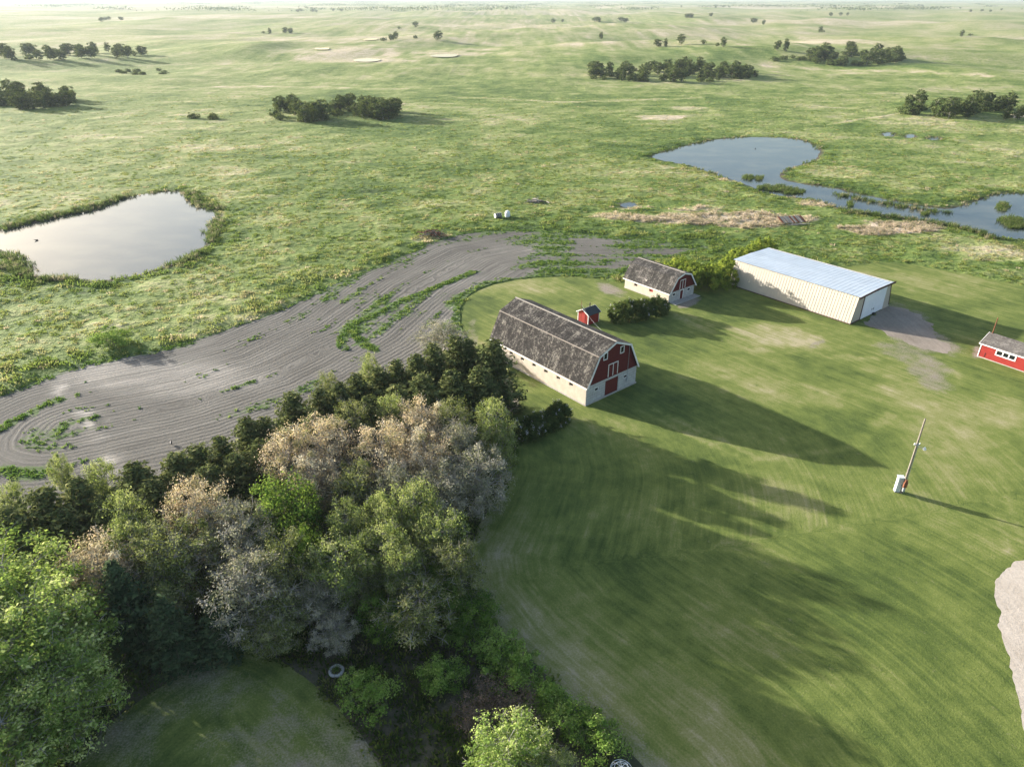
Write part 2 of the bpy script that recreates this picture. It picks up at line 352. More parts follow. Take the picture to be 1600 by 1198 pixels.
def mat_lawn(name, stops, dark=1.0):
    m, nt, out = new_mat(name); P = pos(nt)
    r = attr(nt, 'mow').outputs['Fac']; al = attr(nt, 'along').outputs['Fac']; dry = attr(nt, 'dry').outputs['Fac']; bare = attr(nt, 'bare').outputs['Fac']
    r2 = attr(nt, 'mow2').outputs['Fac']; al2 = attr(nt, 'along2').outputs['Fac']; km = attr(nt, 'kmix').outputs['Fac']
    def streak(fx, fy, det, dist):
        q = []
        for a_, b_ in ((r, al), (r2, al2)):
            cv = nd(nt, 'CombineXYZ', i_X=math_(nt, 'MULTIPLY', a_, fx), i_Y=math_(nt, 'MULTIPLY', b_, fy)).outputs[0]; q.append(noise(nt, cv, 1.0, det, .6, dist))
        return math_(nt, 'ADD', math_(nt, 'MULTIPLY', q[0], math_(nt, 'SUBTRACT', 1.0, km)), math_(nt, 'MULTIPLY', q[1], km))
    s1 = streak(.42, .05, 5, .4); s2 = streak(1.9, .16, 3, .2)
    big = noise(nt, P, .07, 4, .6); mid = noise(nt, P, .45, 4, .65); fine = noise(nt, P, 6.0, 3, .7)
    c = lambda n, k: math_(nt, 'MULTIPLY', math_(nt, 'SUBTRACT', n, .5), k)
    v = math_(nt, 'ADD', .44, c(s1, .62)); v = math_(nt, 'ADD', v, c(s2, .6)); v = math_(nt, 'ADD', v, c(big, 1.05)); v = math_(nt, 'ADD', v, c(mid, .6)); v = math_(nt, 'ADD', v, c(fine, .6))
    v = math_(nt, 'ADD', v, math_(nt, 'MULTIPLY', dry, .45), clamp=True)
    col = ramp(nt, v, stops)
    wd = ramp(nt, noise(nt, P, 1.1, 4, .75), [(.60, (0, 0, 0)), (.70, (1, 1, 1))]); col = mixc(nt, math_(nt, 'MULTIPLY', wd, .38), col, (.035, .07, .02))
    dd = ramp(nt, noise(nt, scaled(nt, P, (1, 1, 1), .7), .8, 5, .78), [(.63, (0, 0, 0)), (.74, (1, 1, 1))]); col = mixc(nt, math_(nt, 'MULTIPLY', dd, .5), col, (.30, .26, .16))
    bm_ = ramp(nt, math_(nt, 'ADD', bare, math_(nt, 'ADD', c(mid, .7), c(fine, .6))), [(.38, (0, 0, 0)), (.75, (1, 1, 1))])
    soil = ramp(nt, math_(nt, 'ADD', fine, c(s2, .5)), [(.3, (.16, .135, .105)), (.7, (.30, .26, .21))])
    col = mixc(nt, bm_, col, soil)
    hgt = math_(nt, 'ADD', math_(nt, 'MULTIPLY', fine, .5), math_(nt, 'ADD', math_(nt, 'MULTIPLY', mid, .6), math_(nt, 'MULTIPLY', s2, .4)))
    finish(nt, out, col, .9, hgt, .55, .12, .12); return m
LAWN_ST = [(0.0, (.034, .056, .015)), (.3, (.076, .106, .024)), (.55, (.138, .168, .040)), (.78, (.225, .222, .088)), (1, (.34, .30, .185))]
def mat_gravel(name, a, b, sc=3.0):
    m, nt, out = new_mat(name); P = pos(nt)
    n = noise(nt, P, sc, 5, .7); l = noise(nt, P, .22, 4, .6)
    st = noise(nt, scaled(nt, P, (1.6, .12, 1), .9), 1.0, 3, .6)
    v = math_(nt, 'ADD', math_(nt, 'MULTIPLY', n, .45), math_(nt, 'ADD', math_(nt, 'MULTIPLY', l, .35), math_(nt, 'MULTIPLY', st, .25)))
    finish(nt, out, ramp(nt, v, [(.35, a), (.68, b)]), .95, n, .5, .06, .1); return m
def mat_floor():
    m, nt, out = new_mat('leaf_litter'); P = pos(nt)
    n = noise(nt, P, 1.3, 5, .7); l = noise(nt, P, .18, 4, .6); f = noise(nt, P, 6, 3, .7)
    v = math_(nt, 'ADD', math_(nt, 'MULTIPLY', n, .5), math_(nt, 'ADD', math_(nt, 'MULTIPLY', l, .4), math_(nt, 'MULTIPLY', f, .2)))
    col = ramp(nt, v, [(.35, (.035, .045, .018)), (.52, (.07, .07, .04)), (.66, (.12, .105, .075)), (.8, (.2, .185, .155))])
    finish(nt, out, col, .95, n, .8, .15, .1); return m
def mat_water():
    m, nt, out = new_mat('pond_water'); P = pos(nt)
    rp = noise(nt, scaled(nt, P, (1, 2.2, 1), .4), 1.6, 3, .6); al = noise(nt, scaled(nt, P, (1, 1.6, 1)), .09, 4, .6)
    col = ramp(nt, al, [(.45, (.030, .042, .045)), (.72, (.085, .09, .075))])
    b = finish(nt, out, col, .07, rp, .10, .02, .5); b.inputs['IOR'].default_value = 1.33; return m

M = {}
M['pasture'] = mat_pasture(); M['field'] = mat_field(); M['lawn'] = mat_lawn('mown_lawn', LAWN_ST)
M['gravel'] = mat_gravel('gravel', (.33, .28, .225), (.52, .455, .385)); M['apron'] = mat_gravel('packed_dirt', (.16, .135, .11), (.31, .265, .22))
M['floor'] = mat_floor(); M['water'] = mat_water()

# ------------------------------------------------------------------ the ground
def graded(a, b, step, far, g=1.075):
    mid = list(np.arange(a, b + .1, step)); hi = []; q = mid[-1]; s = step
    while q < far: s = min(s * g, 900); q += s; hi.append(q)
    lo = []; q = mid[0]; s = step
    while q > -far: s = min(s * g, 900); q -= s; lo.append(q)
    return np.array(lo[::-1] + mid + hi)
def build_ground():
    xs = graded(-210, 260, 1.6, 32000); ys0 = graded(30, 400, 1.6, 32000)
    ys = ys0[ys0 > -9000]
    X, Y = np.meshgrid(xs, ys); x = X.ravel(); y = Y.ravel()
    z = terrain_z(x, y)
    t, dry, wet = tint(x, y)
    shore = np.zeros(x.shape); nr = np.hypot(x, y) < 480
    for P in PONDS:
        shore[nr] = np.maximum(shore[nr], sst(-1.3, -.1, sdist(x[nr], y[nr], P) + 1.6 * (vn(x[nr] / 4, y[nr] / 4, 77) - .6)))
    nx, ny = len(xs), len(ys)
    i = (np.arange(ny - 1)[:, None] * nx + np.arange(nx - 1)[None, :]).ravel()
    Fq = np.stack([i, i + 1, i + nx + 1, i + nx], 1)
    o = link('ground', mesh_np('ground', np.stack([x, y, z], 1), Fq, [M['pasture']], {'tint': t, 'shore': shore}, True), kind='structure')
    return o
build_ground()
SPINE = gp([(112, 668), (300, 628), (430, 585), (560, 520), (650, 450), (740, 400), (830, 382), (950, 385), (1080, 386)])
TRACK = gp([(85, 595), (105, 620), (135, 650), (150, 690), (168, 715), (185, 740)])
TRACK2 = gp([(690, 540), (705, 500), (722, 475)])
ARC1 = gp([(537, 545), (535, 525), (550, 508), (590, 490), (640, 465), (690, 445), (740, 425)])
ARC2 = gp([(550, 508), (556, 525), (570, 538), (585, 545)])
ARC3 = gp([(0, 670), (40, 648), (90, 624)]); ARC4 = gp([(0, 735), (30, 742), (70, 740)])
ARC5 = gp([(655, 382), (700, 380), (760, 374), (840, 378), (960, 388)])
def weedness(x, y):
    u, v = PX(x, y)
    w = .29 + .22 * sst(380, 640, u) * sst(590, 480, v) + .22 * sst(760, 880, u) + (fbm(x / 9, y / 7, 91, 4) - .5) * 1.0
    r, al = linedist(x, y, SPINE)
    w = w + (vn(r / 1.6, al / 22, 93) - .55) * .8
    for A, k in ((ARC1, 1.0), (ARC2, 1.0), (ARC3, .9), (ARC4, 1.0), (ARC5, .5)):
        d, _ = linedist(x, y, A); w = np.maximum(w, k * 1.15 * sst(1.5, .4, d))
    e, _ = linedist(x, y, FIELD, True); w = np.maximum(w, .95 * sst(3.5, .5, e + 2.5 * (vn(x / 3, y / 3, 95) - .3)))
    return np.clip(w, 0, 1.2)
def field_attrs(x, y):
    r, al = linedist(x, y, SPINE)
    pale = np.zeros(x.shape)
    for T, wd, k in ((TRACK, 1.5, .85), (TRACK2, 3.0, .8)):
        d, _ = linedist(x, y, T); pale = np.maximum(pale, k * sst(wd, .2, d + 3.0 * (fbm(x / 2.2, y / 2.2, 96, 3) - .35)))
    u, v = PX(x, y)
    pale = np.maximum(pale, .5 * sst(1.3, .2, ((u - 250) / 190) ** 2 + ((v - 590) / 32) ** 2 + (fbm(x / 6, y / 6, 97, 3) - .5)))
    return {'row': r, 'along': al, 'pale': pale, 'weed': weedness(x, y)}
sheet('ploughed_field', FIELD, .004, M['field'], 1.5, .5, 3, field_attrs)
sheet('woodland_floor', FLOOR, -.004, M['floor'], 4, .6, 5)
EDGE = gp([(722, 482), (735, 560), (790, 650), (800, 730), (765, 800), (730, 860), (735, 925), (800, 1010), (900, 1100), (1040, 1230), (1200, 1500)])
AX = math.radians(130 + 0.0)
def spots(x, y, L):
    u, v = PX(x, y); o = np.zeros(np.shape(x))
    for a, b, ra, rb, s, sh in L:
        du = u - a; dv = v - b - sh * du
        o = np.maximum(o, s * sst(1.5, .1, (du / ra) ** 2 + (dv / rb) ** 2 + (fbm(x / 3, y / 3, 101, 3) - .5) * 1.3))
    return o
WHEEL = [gp([(1470, 545), (1500, 620), (1545, 720), (1590, 860)]), gp([(1455, 560), (1400, 640), (1330, 700), (1180, 720), (1010, 640)]), gp([(1060, 490), (1180, 545), (1330, 560), (1440, 560)])]
def lawn_attrs(x, y):
    r, al = linedist(x, y, EDGE)
    u, v = PX(x, y)
    k = sst(800, 560, v)                                 # mown along the barns further up
    r2 = x * math.cos(AX + math.pi / 2) + y * math.sin(AX + math.pi / 2); a2 = x * math.cos(AX) + y * math.sin(AX)
    dry = spots(x, y, [(1210, 525, 75, 18, 1, .12), (1180, 600, 160, 30, .35, .2), (1440, 610, 90, 60, .6, .4), (1500, 700, 110, 60, .45, .2), (800, 520, 60, 60, .3, 0), (820, 450, 100, 15, .5, 0), (1450, 445, 120, 18, .4, .2), (1230, 790, 110, 40, .4, .3), (960, 760, 60, 30, -.4, 0), (900, 1010, 130, 30, .35, .5), (1560, 640, 60, 30, .5, 0)])
    bare = spots(x, y, [(1455, 585, 45, 32, .62, .5), (1430, 560, 75, 20, .55, .35), (1420, 512, 78, 36, .62, .45), (1480, 545, 30, 14, .7, .3), (1490, 545, 50, 12, .4, .3), (1278, 537, 16, 5, .7, -.4), (1205, 525, 50, 9, .3, .12), (790, 625, 22, 45, .8, 0), (1430, 488, 25, 6, .5, .2), (1528, 552, 9, 12, .9, 0), (740, 520, 10, 40, .5, .0), (1075, 474, 22, 7, .9, -.3), (955, 452, 30, 10, .8, .2)])
    for off in (-.9, .9):                                # faint wheel tracks between the drive and the sheds
        for A in WHEEL:
            d_, _ = linedist(x + off, y + off * .3, A); dry = np.maximum(dry, .55 * sst(.75, .15, d_) * (.4 + .8 * vn(x / 5, y / 5, 203)))
    e_, _ = linedist(x, y, EDGE); dry = np.maximum(dry, .6 * sst(14, 2, e_ + 8 * (fbm(x / 5, y / 5, 207, 3) - .5)) * sst(760, 840, v)); bare = np.maximum(bare, .45 * sst(5, .5, e_ + 3 * (fbm(x / 3, y / 3, 209, 3) - .5)) * sst(700, 800, v))
    return {'mow': r, 'along': al, 'mow2': r2, 'along2': a2, 'kmix': k, 'dry': dry, 'bare': bare}
sheet('lawn', LAWN, .010, M['lawn'], .8, .35, 9, lawn_attrs)
sheet('front_lawn', FRONT_LAWN, .006, M['lawn'], 1.5, .25, 13, lambda x, y: {'kmix': x * 0, 'mow2': x, 'along2': y, 'mow': linedist(x, y, FRONT_LAWN, True)[0], 'along': linedist(x, y, FRONT_LAWN, True)[1], 'dry': .1 * fbm(x / 6, y / 6, 3, 3), 'bare': .72 * fbm(x / 5, y / 5, 7, 3)})
sheet('driveway', DRIVE, .022, M['gravel'], 3, .5, 17, step=.2)
sheet('dirt_apron', APRON, .016, M['apron'], 2, 1.3, 19, step=.25)
for nm, P, zz in [('pond_water', POND_L, -.16), ('creek_water', POND_R, -.16)] + [('marsh_water', p, -.14) for p in POND_S]:
    c = np.mean(P, 0)
    d = np.array(P); nrm = []
    for k in range(len(P)):
        t_ = d[(k + 1) % len(P)] - d[k - 1]; nrm.append((t_[1], -t_[0]) / (np.linalg.norm(t_) + 1e-9))
    area = sum(d[k][0] * d[(k + 1) % len(P)][1] - d[(k + 1) % len(P)][0] * d[k][1] for k in range(len(P)))
    E_ = d + np.array(nrm) * (1.6 if area > 0 else -1.6)
    me = bpy.data.meshes.new(nm); bm = bmesh.new(); vs = [bm.verts.new((float(a), float(b), zz)) for a, b in E_]
    es = [bm.edges.new((vs[k], vs[(k + 1) % len(vs)])) for k in range(len(vs))]
    bmesh.ops.triangle_fill(bm, use_beauty=True, edges=es); bmesh.ops.recalc_face_normals(bm, faces=bm.faces)
    for f in bm.faces:
        if f.normal.z < 0: f.normal_flip()
    bm.to_mesh(me); bm.free(); me.materials.append(M['water']); link(nm, me, kind='structure')
for P in FARP:
    Q = smooth(P, 2); zc = float(hills(np.array([np.mean(P, 0)[0]]), np.array([np.mean(P, 0)[1]]))[0]) + .7
    me = bpy.data.meshes.new('slough_water'); me.from_pydata([(a, b, zc) for a, b in Q], [], [tuple(range(len(Q)))])
    bm = bmesh.new(); bm.from_mesh(me)
    for f in bm.faces:
        if f.normal.z < 0: f.normal_flip()
    bm.to_mesh(me); bm.free(); me.materials.append(M['water']); link('slough_water', me, kind='structure')

# haze: one closed box of air, even density
def mat_haze():
    m, nt, out = new_mat('air_haze'); v = nt.nodes.new('ShaderNodeVolumePrincipled')
    v.inputs['Color'].default_value = (.38, .44, .49, 1); v.inputs['Density'].default_value = 1.0e-4; v.inputs['Anisotropy'].default_value = .2
    nt.links.new(v.outputs[0], out.inputs['Volume']); return m
link('haze', MB().box(-33000, 33000, -9500, 33000, -22, H + 8).mesh('haze', mat_haze()), kind='stuff')

# ------------------------------------------------------------------ building materials
def mat_plain(name, col, rough=.7, var=.12, sc=2.0, bstr=.15, spec=.25, metallic=0.0):
    m, nt, out = new_mat(name); P = nd(nt, 'TexCoord').outputs['Object']
    n = noise(nt, P, sc, 5, .65); n2 = noise(nt, P, sc * 9, 3, .6)
    v = math_(nt, 'ADD', math_(nt, 'MULTIPLY', n, .7), math_(nt, 'MULTIPLY', n2, .3))
    lo = tuple(c * (1 - var * 2) for c in col); hi = tuple(min(1, c * (1 + var)) for c in col)
    finish(nt, out, ramp(nt, v, [(.3, lo), (.7, hi)]), rough, n2, bstr, .02, spec, metallic); return m
def mat_shingle(name, a, b, c, patch=.0):
    m, nt, out = new_mat(name); P = nd(nt, 'TexCoord').outputs['Object']
    n = noise(nt, P, .7, 6, .72); f = noise(nt, P, 3.6, 5, .78)
    dr = noise(nt, scaled(nt, P, (.12, 1.5, .12)), 1.0, 4, .7)          # streaks running down the slope
    v = math_(nt, 'ADD', math_(nt, 'MULTIPLY', n, .38), math_(nt, 'ADD', math_(nt, 'MULTIPLY', f, .48), math_(nt, 'MULTIPLY', dr, .25)))
    col = ramp(nt, v, [(.46, a), (.56, b), (.66, c)])
    br = nd(nt, 'TexBrick', i_Vector=nd(nt, 'Mapping', i_Vector=P, i_Rotation=(0, math.pi / 2, 0)).outputs[0], i_Scale=1.0, i_Mortar_Size=.02)
    br.inputs['Brick Width'].default_value = .3; br.inputs['Row Height'].default_value = .16
    if patch:
        pn = ramp(nt, noise(nt, P, .75, 5, .7), [(.655, (0, 0, 0)), (.69, (1, 1, 1))]); col = mixc(nt, math_(nt, 'MULTIPLY', pn, patch), col, (.5, .46, .4))
    finish(nt, out, col, .92, math_(nt, 'ADD', f, math_(nt, 'MULTIPLY', br.outputs[1], -.4)), .7, .05, .15); return m
def mat_block(name, a, b):
    m, nt, out = new_mat(name); P = nd(nt, 'TexCoord').outputs['Object']
    br = nd(nt, 'TexBrick', i_Vector=nd(nt, 'Mapping', i_Vector=P, i_Rotation=(math.pi / 2, 0, 0)).outputs[0], i_Scale=1.0, i_Mortar_Size=.02)
    br.inputs['Brick Width'].default_value = .9; br.inputs['Row Height'].default_value = .42
    n = noise(nt, P, 1.2, 5, .7)
    col = ramp(nt, n, [(.3, a), (.7, b)]); col = mixc(nt, math_(nt, 'MULTIPLY', br.outputs[1], .65), col, tuple(q * .45 for q in a))
    finish(nt, out, col, .9, math_(nt, 'MULTIPLY', br.outputs[1], -1), .6, .04, .15); return m
def mat_siding(name, col, row=.16):
    m, nt, out = new_mat(name); P = nd(nt, 'TexCoord').outputs['Object']
    sx = nd(nt, 'SeparateXYZ', i_0=P).outputs[2]
    w = math_(nt, 'FRACT', math_(nt, 'DIVIDE', sx, row)); n = noise(nt, scaled(nt, P, (.5, .5, 4)), 2.0, 4, .6)
    c = ramp(nt, math_(nt, 'ADD', n, math_(nt, 'MULTIPLY', w, .15)), [(.3, tuple(q * .7 for q in col)), (.75, tuple(q * 1.15 for q in col))])
    finish(nt, out, c, .75, w, .5, .03, .2); return m
M['plaster'] = mat_plain('lime_plaster', (.46, .40, .325), .9, .12, 1.2, .4); M['block'] = mat_block('painted_block', (.33, .32, .30), (.46, .45, .43))
M['red'] = mat_siding('red_boards', (.095, .012, .012)); M['door_red'] = mat_plain('red_door_paint', (.105, .013, .013), .6, .12, 3)
M['bright_red'] = mat_siding('bright_red_boards', (.25, .026, .020), .2); M['white'] = mat_plain('white_trim_paint', (.72, .70, .67), .6, .08, 3)
M['shingle'] = mat_shingle('weathered_shingles', (.014, .013, .012), (.032, .029, .027), (.19, .175, .15)); M['shingle2'] = mat_shingle('patchy_shingles', (.02, .019, .017), (.042, .039, .036), (.17, .155, .14), .75)
M['shingle3'] = mat_shingle('grey_shingles', (.07, .062, .058), (.12, .11, .10), (.20, .185, .17)); M['roof_dark'] = mat_plain('dark_roofing', (.045, .052, .055), .8, .15, 3)
M['cream'] = mat_plain('cream_steel', (.42, .375, .305), .5, .04, .6, .05, .4); M['blue_steel'] = mat_plain('blue_grey_steel', (.40, .46, .52), .6, .08, .5, .05, .3, .0)
M['door_white'] = mat_plain('white_steel', (.70, .74, .77), .5, .04, 1, .05, .4); M['brown'] = mat_plain('brown_trim', (.055, .022, .02), .6, .1, 3)
M['concrete'] = mat_plain('concrete', (.36, .34, .31), .92, .15, 1.5, .4); M['metal'] = mat_plain('galvanised_metal', (.42, .44, .45), .45, .1, 3, .1, .5, .3)
M['wood'] = mat_plain('weathered_pole_wood', (.23, .20, .17), .9, .2, 2, .5); M['rust'] = mat_plain('rusty_metal', (.20, .075, .04), .85, .25, 4, .4)
M['pane'] = None
def mat_pane():
    m, nt, out = new_mat('dark_glass'); b = finish(nt, out, (.012, .014, .016), .08, None, spec=.5); return m
M['pane'] = mat_pane()
M['pale_box'] = mat_plain('pale_green_enamel', (.55, .60, .60), .5, .05, 2); M['tank_white'] = mat_plain('white_plastic', (.75, .76, .76), .5, .06, 2)
M['bark_grey'] = mat_plain('grey_deadwood', (.30, .275, .24), .9, .2, 4, .4); M['black'] = mat_plain('black_feather', (.015, .015, .017), .6, .1, 8)

KS = H / 55.0
# ------------------------------------------------------------------ gambrel barns
def window(parent, x0, x1, z0, z1, y, nx=1, fw=.09, out=-1, axis='y', grid=True):
    """framed window on a wall; axis y: wall at y facing -y, axis x: wall at x facing -x"""
    f = MB(); p = MB()
    def bx(mb, a0, a1, c0, c1, d0, d1):
        if axis == 'y': mb.box(a0, a1, y + d0, y + d1, c0, c1)
        else: mb.box(y + d0, y + d1, a0, a1, c0, c1)
    bx(f, x0 - fw, x0, z0 - fw, z1 + fw, -.07, .02); bx(f, x1, x1 + fw, z0 - fw, z1 + fw, -.07, .02)
    bx(f, x0, x1, z1, z1 + fw, -.07, .02); bx(f, x0, x1, z0 - fw, z0, -.09, .02)
    for k in range(1, nx):
        c = x0 + (x1 - x0) * k / nx; bx(f, c - fw * .5, c + fw * .5, z0, z1, -.06, .02)
    w = f.obj('window', M['white'], parent)
    for k in range(nx):
        p = MB(); a = x0 + (x1 - x0) * k / nx; b = x0 + (x1 - x0) * (k + 1) / nx
        bx(p, a + (fw * .5 if k else 0), b - (fw * .5 if k < nx - 1 else 0), z0, z1, -.012, .015); p.obj('pane', M['pane'], w)
    return w
def wall_holes(name, mat, parent, L, Hh, th, holes, axis, at, start=0.0):
    """a wall with real openings. axis 'x': plane x=at, running along y; axis 'y': plane y=at, running along x. Thickness goes inward (+)."""
    us = sorted({start, start + L} | {h[0] for h in holes} | {h[1] for h in holes}); zs = sorted({0.0, Hh} | {h[2] for h in holes} | {h[3] for h in holes})
    mb = MB()
    for i in range(len(us) - 1):
        for j in range(len(zs) - 1):
            cu, cz = (us[i] + us[i + 1]) / 2, (zs[j] + zs[j + 1]) / 2
            if any(h[0] < cu < h[1] and h[2] < cz < h[3] for h in holes): continue
            if axis == 'x': mb.box(at, at + th, us[i], us[i + 1], zs[j], zs[j + 1])
            else: mb.box(us[i], us[i + 1], at, at + th, zs[j], zs[j + 1])
    me = bpy.data.meshes.new(name); me.from_pydata(mb.v, [], mb.f); me.materials.append(mat)
    bm = bmesh.new(); bm.from_mesh(me); bmesh.ops.remove_doubles(bm, verts=bm.verts, dist=1e-4)
    seen = {}
    for f in list(bm.faces):
        k = tuple(round(q, 3) for q in f.calc_center_median())
        seen.setdefault(k, []).append(f)
    kill = [f for fs in seen.values() if len(fs) > 1 for f in fs]
    bmesh.ops.delete(bm, geom=kill, context='FACES_ONLY'); bmesh.ops.recalc_face_normals(bm, faces=bm.faces)
    bm.to_mesh(me); bm.free()
    return link(name, me, parent)
def gambrel(name, Nx, Ny, ang, Wd, L, he, hk, ki, ha, oh, label, roofm, big):
    t = link(name, None, None, (Nx * KS, Ny * KS, 0), ang, label, 'barn')
    Wd, L, he, hk, ki, ha, oh = [q * KS for q in (Wd, L, he, hk, ki, ha, oh)]
    th = .3; wh = he - .12; o = .35
    # walls
    if big: sw = [(2.6 + k * 2.62, 3.35 + k * 2.62) for k in range(7)]
    else: sw = [(L - 3.2, L - 2.4), (L * .35, L * .35 + .9)]
    zs0, zs1 = (wh - 1.0, wh - .55) if big else (wh - .95, wh - .45)
    sh = [(a, b, zs0, zs1) for a, b in sw if b < L - .5]
    wall_holes('side_wall', M['plaster'], t, L, wh, th, sh, 'x', 0.0)
    for a, b, c, d in sh:
        if not big and a < L * .5:
            MB().box(.1, .16, a, b, c, d).obj('shutter', M['bright_red'], t); continue
        w = MB().box(.06, .12, a, b, c, c + .05).box(.06, .12, a, b, d - .05, d).box(.06, .12, a, a + .05, c + .05, d - .05).box(.06, .12, b - .05, b, c + .05, d - .05).obj('window', M['plaster'], t)
        MB().box(.14, .17, a, b, c, d).obj('pane', M['pane'], w)
    MB().box(Wd - th, Wd, 0, L, 0, wh).obj('side_wall', M['plaster'], t)
    c = Wd / 2
    if big: door = (c - 1.35, c + 1.35, 0, 2.55); wins = [(1.75, 2.4, 1.75, 2.1), (Wd - 2.7, Wd - 2.05, 1.75, 2.1)]
    else: door = (c - .55, c + .55, 0, 1.9); wins = [(1.1, 1.9, 1.25, 1.65), (Wd - 2.0, Wd - 1.2, 1.25, 1.65)]
    door = (door[0], door[1], 0, min(door[3], wh - .02 if not big else wh - .1))
    wall_holes('end_wall', M['block'], t, Wd - 2 * th - .004, wh, th, [(door[0], door[1], 0, door[3])] + wins, 'y', 0.0, th + .002)
    MB().box(th + .002, Wd - th - .002, L - th, L, 0, wh).obj('end_wall', M['block'], t)
    for a, b, z0, z1 in wins: window(t, a, b, z0, z1, .05, 1, .07 if not big else .05)
    # corner piers on the end wall
    for x in (0, Wd - th): MB().box(x - .003 if x == 0 else x, x + th if x == 0 else Wd + .003, -.012, -.002, 0, wh).obj('corner_pier', M['block'], t)
    # gable boards
    gab = [(oh * 0 + .03, wh), (Wd - .03, wh), (Wd - ki - .02, hk - .12), (c, ha - .12), (ki + .02, hk - .12)]
    for y0, y1 in ((-.03, .12), (L - .12, L + .03)): MB().prism_y(gab, y0, y1).obj('gable', M['red'], t)
    # doors
    if big:
        for s, (a, b) in enumerate(((door[0] + .02, c - .012), (c + .012, door[1] - .02))):
            d = MB().box(a, b, .06, .12, .04, door[3] - .02).obj('door', M['door_red'], t)
            for z in (.25, door[3] - .45): MB().box(a + .02, b - .02, .03, .058, z, z + .12).obj('rail', M['door_red'], d)
        fr = MB().box(c - 1.0, c - .9, -.10, -.032, wh + .2, wh + 2.15).box(c + .9, c + 1.0, -.10, -.032, wh + .2, wh + 2.15).box(c - .9, c + .9, -.10, -.032, wh + 2.05, wh + 2.15).box(c - .05, c + .05, -.10, -.032, wh + .2, wh + 2.05).obj('loft_door', M['white'], t)
        for a, b in ((c - .9, c - .05), (c + .05, c + .9)): MB().box(a, b, -.06, -.033, wh + .2, wh + 2.05).obj('door_leaf', M['door_red'], fr)
        for x in (c - 2.05, c + 1.35): window(t, x, x + .62, hk - .95, hk - .05, -.03, 1, .1)
        MB().tube((Wd - 2.0, -.07, 1.0), (Wd - 2.0, -.07, hk - .2), .03).obj('conduit', M['metal'], t); MB().box(Wd - 2.15, Wd - 1.85, -.16, -.015, 1.1, 1.5).obj('meter_box', M['metal'], t)
    else:
        fr = MB().box(door[0], door[0] + .1, -.05, .1, 0, door[3]).box(door[1] - .1, door[1], -.05, .1, 0, door[3]).box(door[0] + .1, door[1] - .1, -.05, .1, door[3] - .1, door[3]).obj('door_frame', M['white'], t)
        MB().box(door[0] + .1, door[1] - .1, .04, .1, .02, door[3] - .1).obj('door', M['door_red'], t)
        z0 = wh + .12
        f2 = MB().box(c - .8, c - .7, -.09, -.032, z0, z0 + 1.75).box(c + .7, c + .8, -.09, -.032, z0, z0 + 1.75).box(c - .7, c + .7, -.09, -.032, z0 + 1.65, z0 + 1.75).box(c - .05, c + .05, -.09, -.032, z0, z0 + 1.65).obj('loft_door', M['white'], t)
        for a, b in ((c - .7, c - .05), (c + .05, c + .7)): MB().box(a, b, -.06, -.033, z0, z0 + 1.65).obj('door_leaf', M['door_red'], f2)
        MB().box(.4, Wd + .3, -1.5, -.05, -.03, .09).obj('door_slab', M['concrete'], t)
    # roof: four sloping slabs, flared a little at the eaves
    pts = [(-oh, he - .1), (ki, hk), (c, ha), (Wd - ki, hk), (Wd + oh, he - .1)]
    tk = .12
    for k in range(4):
        (x0, z0), (x1, z1) = pts[k], pts[k + 1]
        n = 26; V = []; Fq = []
        nl = math.hypot(x1 - x0, z1 - z0); nx_, nz_ = -(z1 - z0) / nl, (x1 - x0) / nl
        ny = 40
        for i in range(9):
            for j in range(ny + 1):
                s = i / 8; y = -o + (L + 2 * o) * j / ny
                b = .028 * (fbm(np.array([s * 5 + k * 9]), np.array([y / 1.3]), 5 + big * 7, 3)[0] - .5) * 2 - .07 * math.sin(math.pi * j / ny) * (.4 if k in (1, 2) else .15)
                V.append((x0 + (x1 - x0) * s + nx_ * b, y, z0 + (z1 - z0) * s + nz_ * b))
        m = len(V); V += [(a - nx_ * tk, b, d - nz_ * tk) for a, b, d in V]
        for i in range(8):
            for j in range(ny):
                a = i * (ny + 1) + j; q = (a, a + 1, a + ny + 2, a + ny + 1); Fq.append(q); Fq.append(tuple(m + e for e in q[::-1]))
        for j in range(ny): Fq += [(j + 1, j, m + j, m + j + 1), (8 * (ny + 1) + j, 8 * (ny + 1) + j + 1, m + 8 * (ny + 1) + j + 1, m + 8 * (ny + 1) + j)]
        for i in range(8):
            a = i * (ny + 1); Fq += [(a, a + ny + 1, m + a + ny + 1, m + a), (a + ny + ny + 1, a + ny, m + a + ny, m + a + ny + ny + 1)]
        me = bpy.data.meshes.new('roof_slope'); me.from_pydata(V, [], Fq); me.materials.append(roofm)
        bm = bmesh.new(); bm.from_mesh(me); bmesh.ops.recalc_face_normals(bm, faces=bm.faces); bm.to_mesh(me); bm.free()
        link('roof_slope', me, t)
        # white verge board at the front
        e = .17
        MB().hexa([(x0 - nx_ * (tk + e), -o - .05, z0 - nz_ * (tk + e)), (x1 - nx_ * (tk + e), -o - .05, z1 - nz_ * (tk + e)), (x1 - nx_ * .03, -o - .05, z1 - nz_ * .03), (x0 - nx_ * .03, -o - .05, z0 - nz_ * .03)],
                  [(x0 - nx_ * (tk + e), -o - .004, z0 - nz_ * (tk + e)), (x1 - nx_ * (tk + e), -o - .004, z1 - nz_ * (tk + e)), (x1 - nx_ * .03, -o - .004, z1 - nz_ * .03), (x0 - nx_ * .03, -o - .004, z0 - nz_ * .03)]).obj('verge_board', M['white'], t)
    for x0, x1 in ((-oh - .06, -oh - .01), (Wd + oh + .01, Wd + oh + .06)): MB().box(x0, x1, -o, L + o, he - .34, he - .16).obj('eaves_board', M['white'], t)
    MB().prism_y([(c - .16, ha - .02), (c + .16, ha - .02), (c, ha + .07)], -o - .02, L + o + .02).obj('ridge_cap', M['bark_grey'], t)
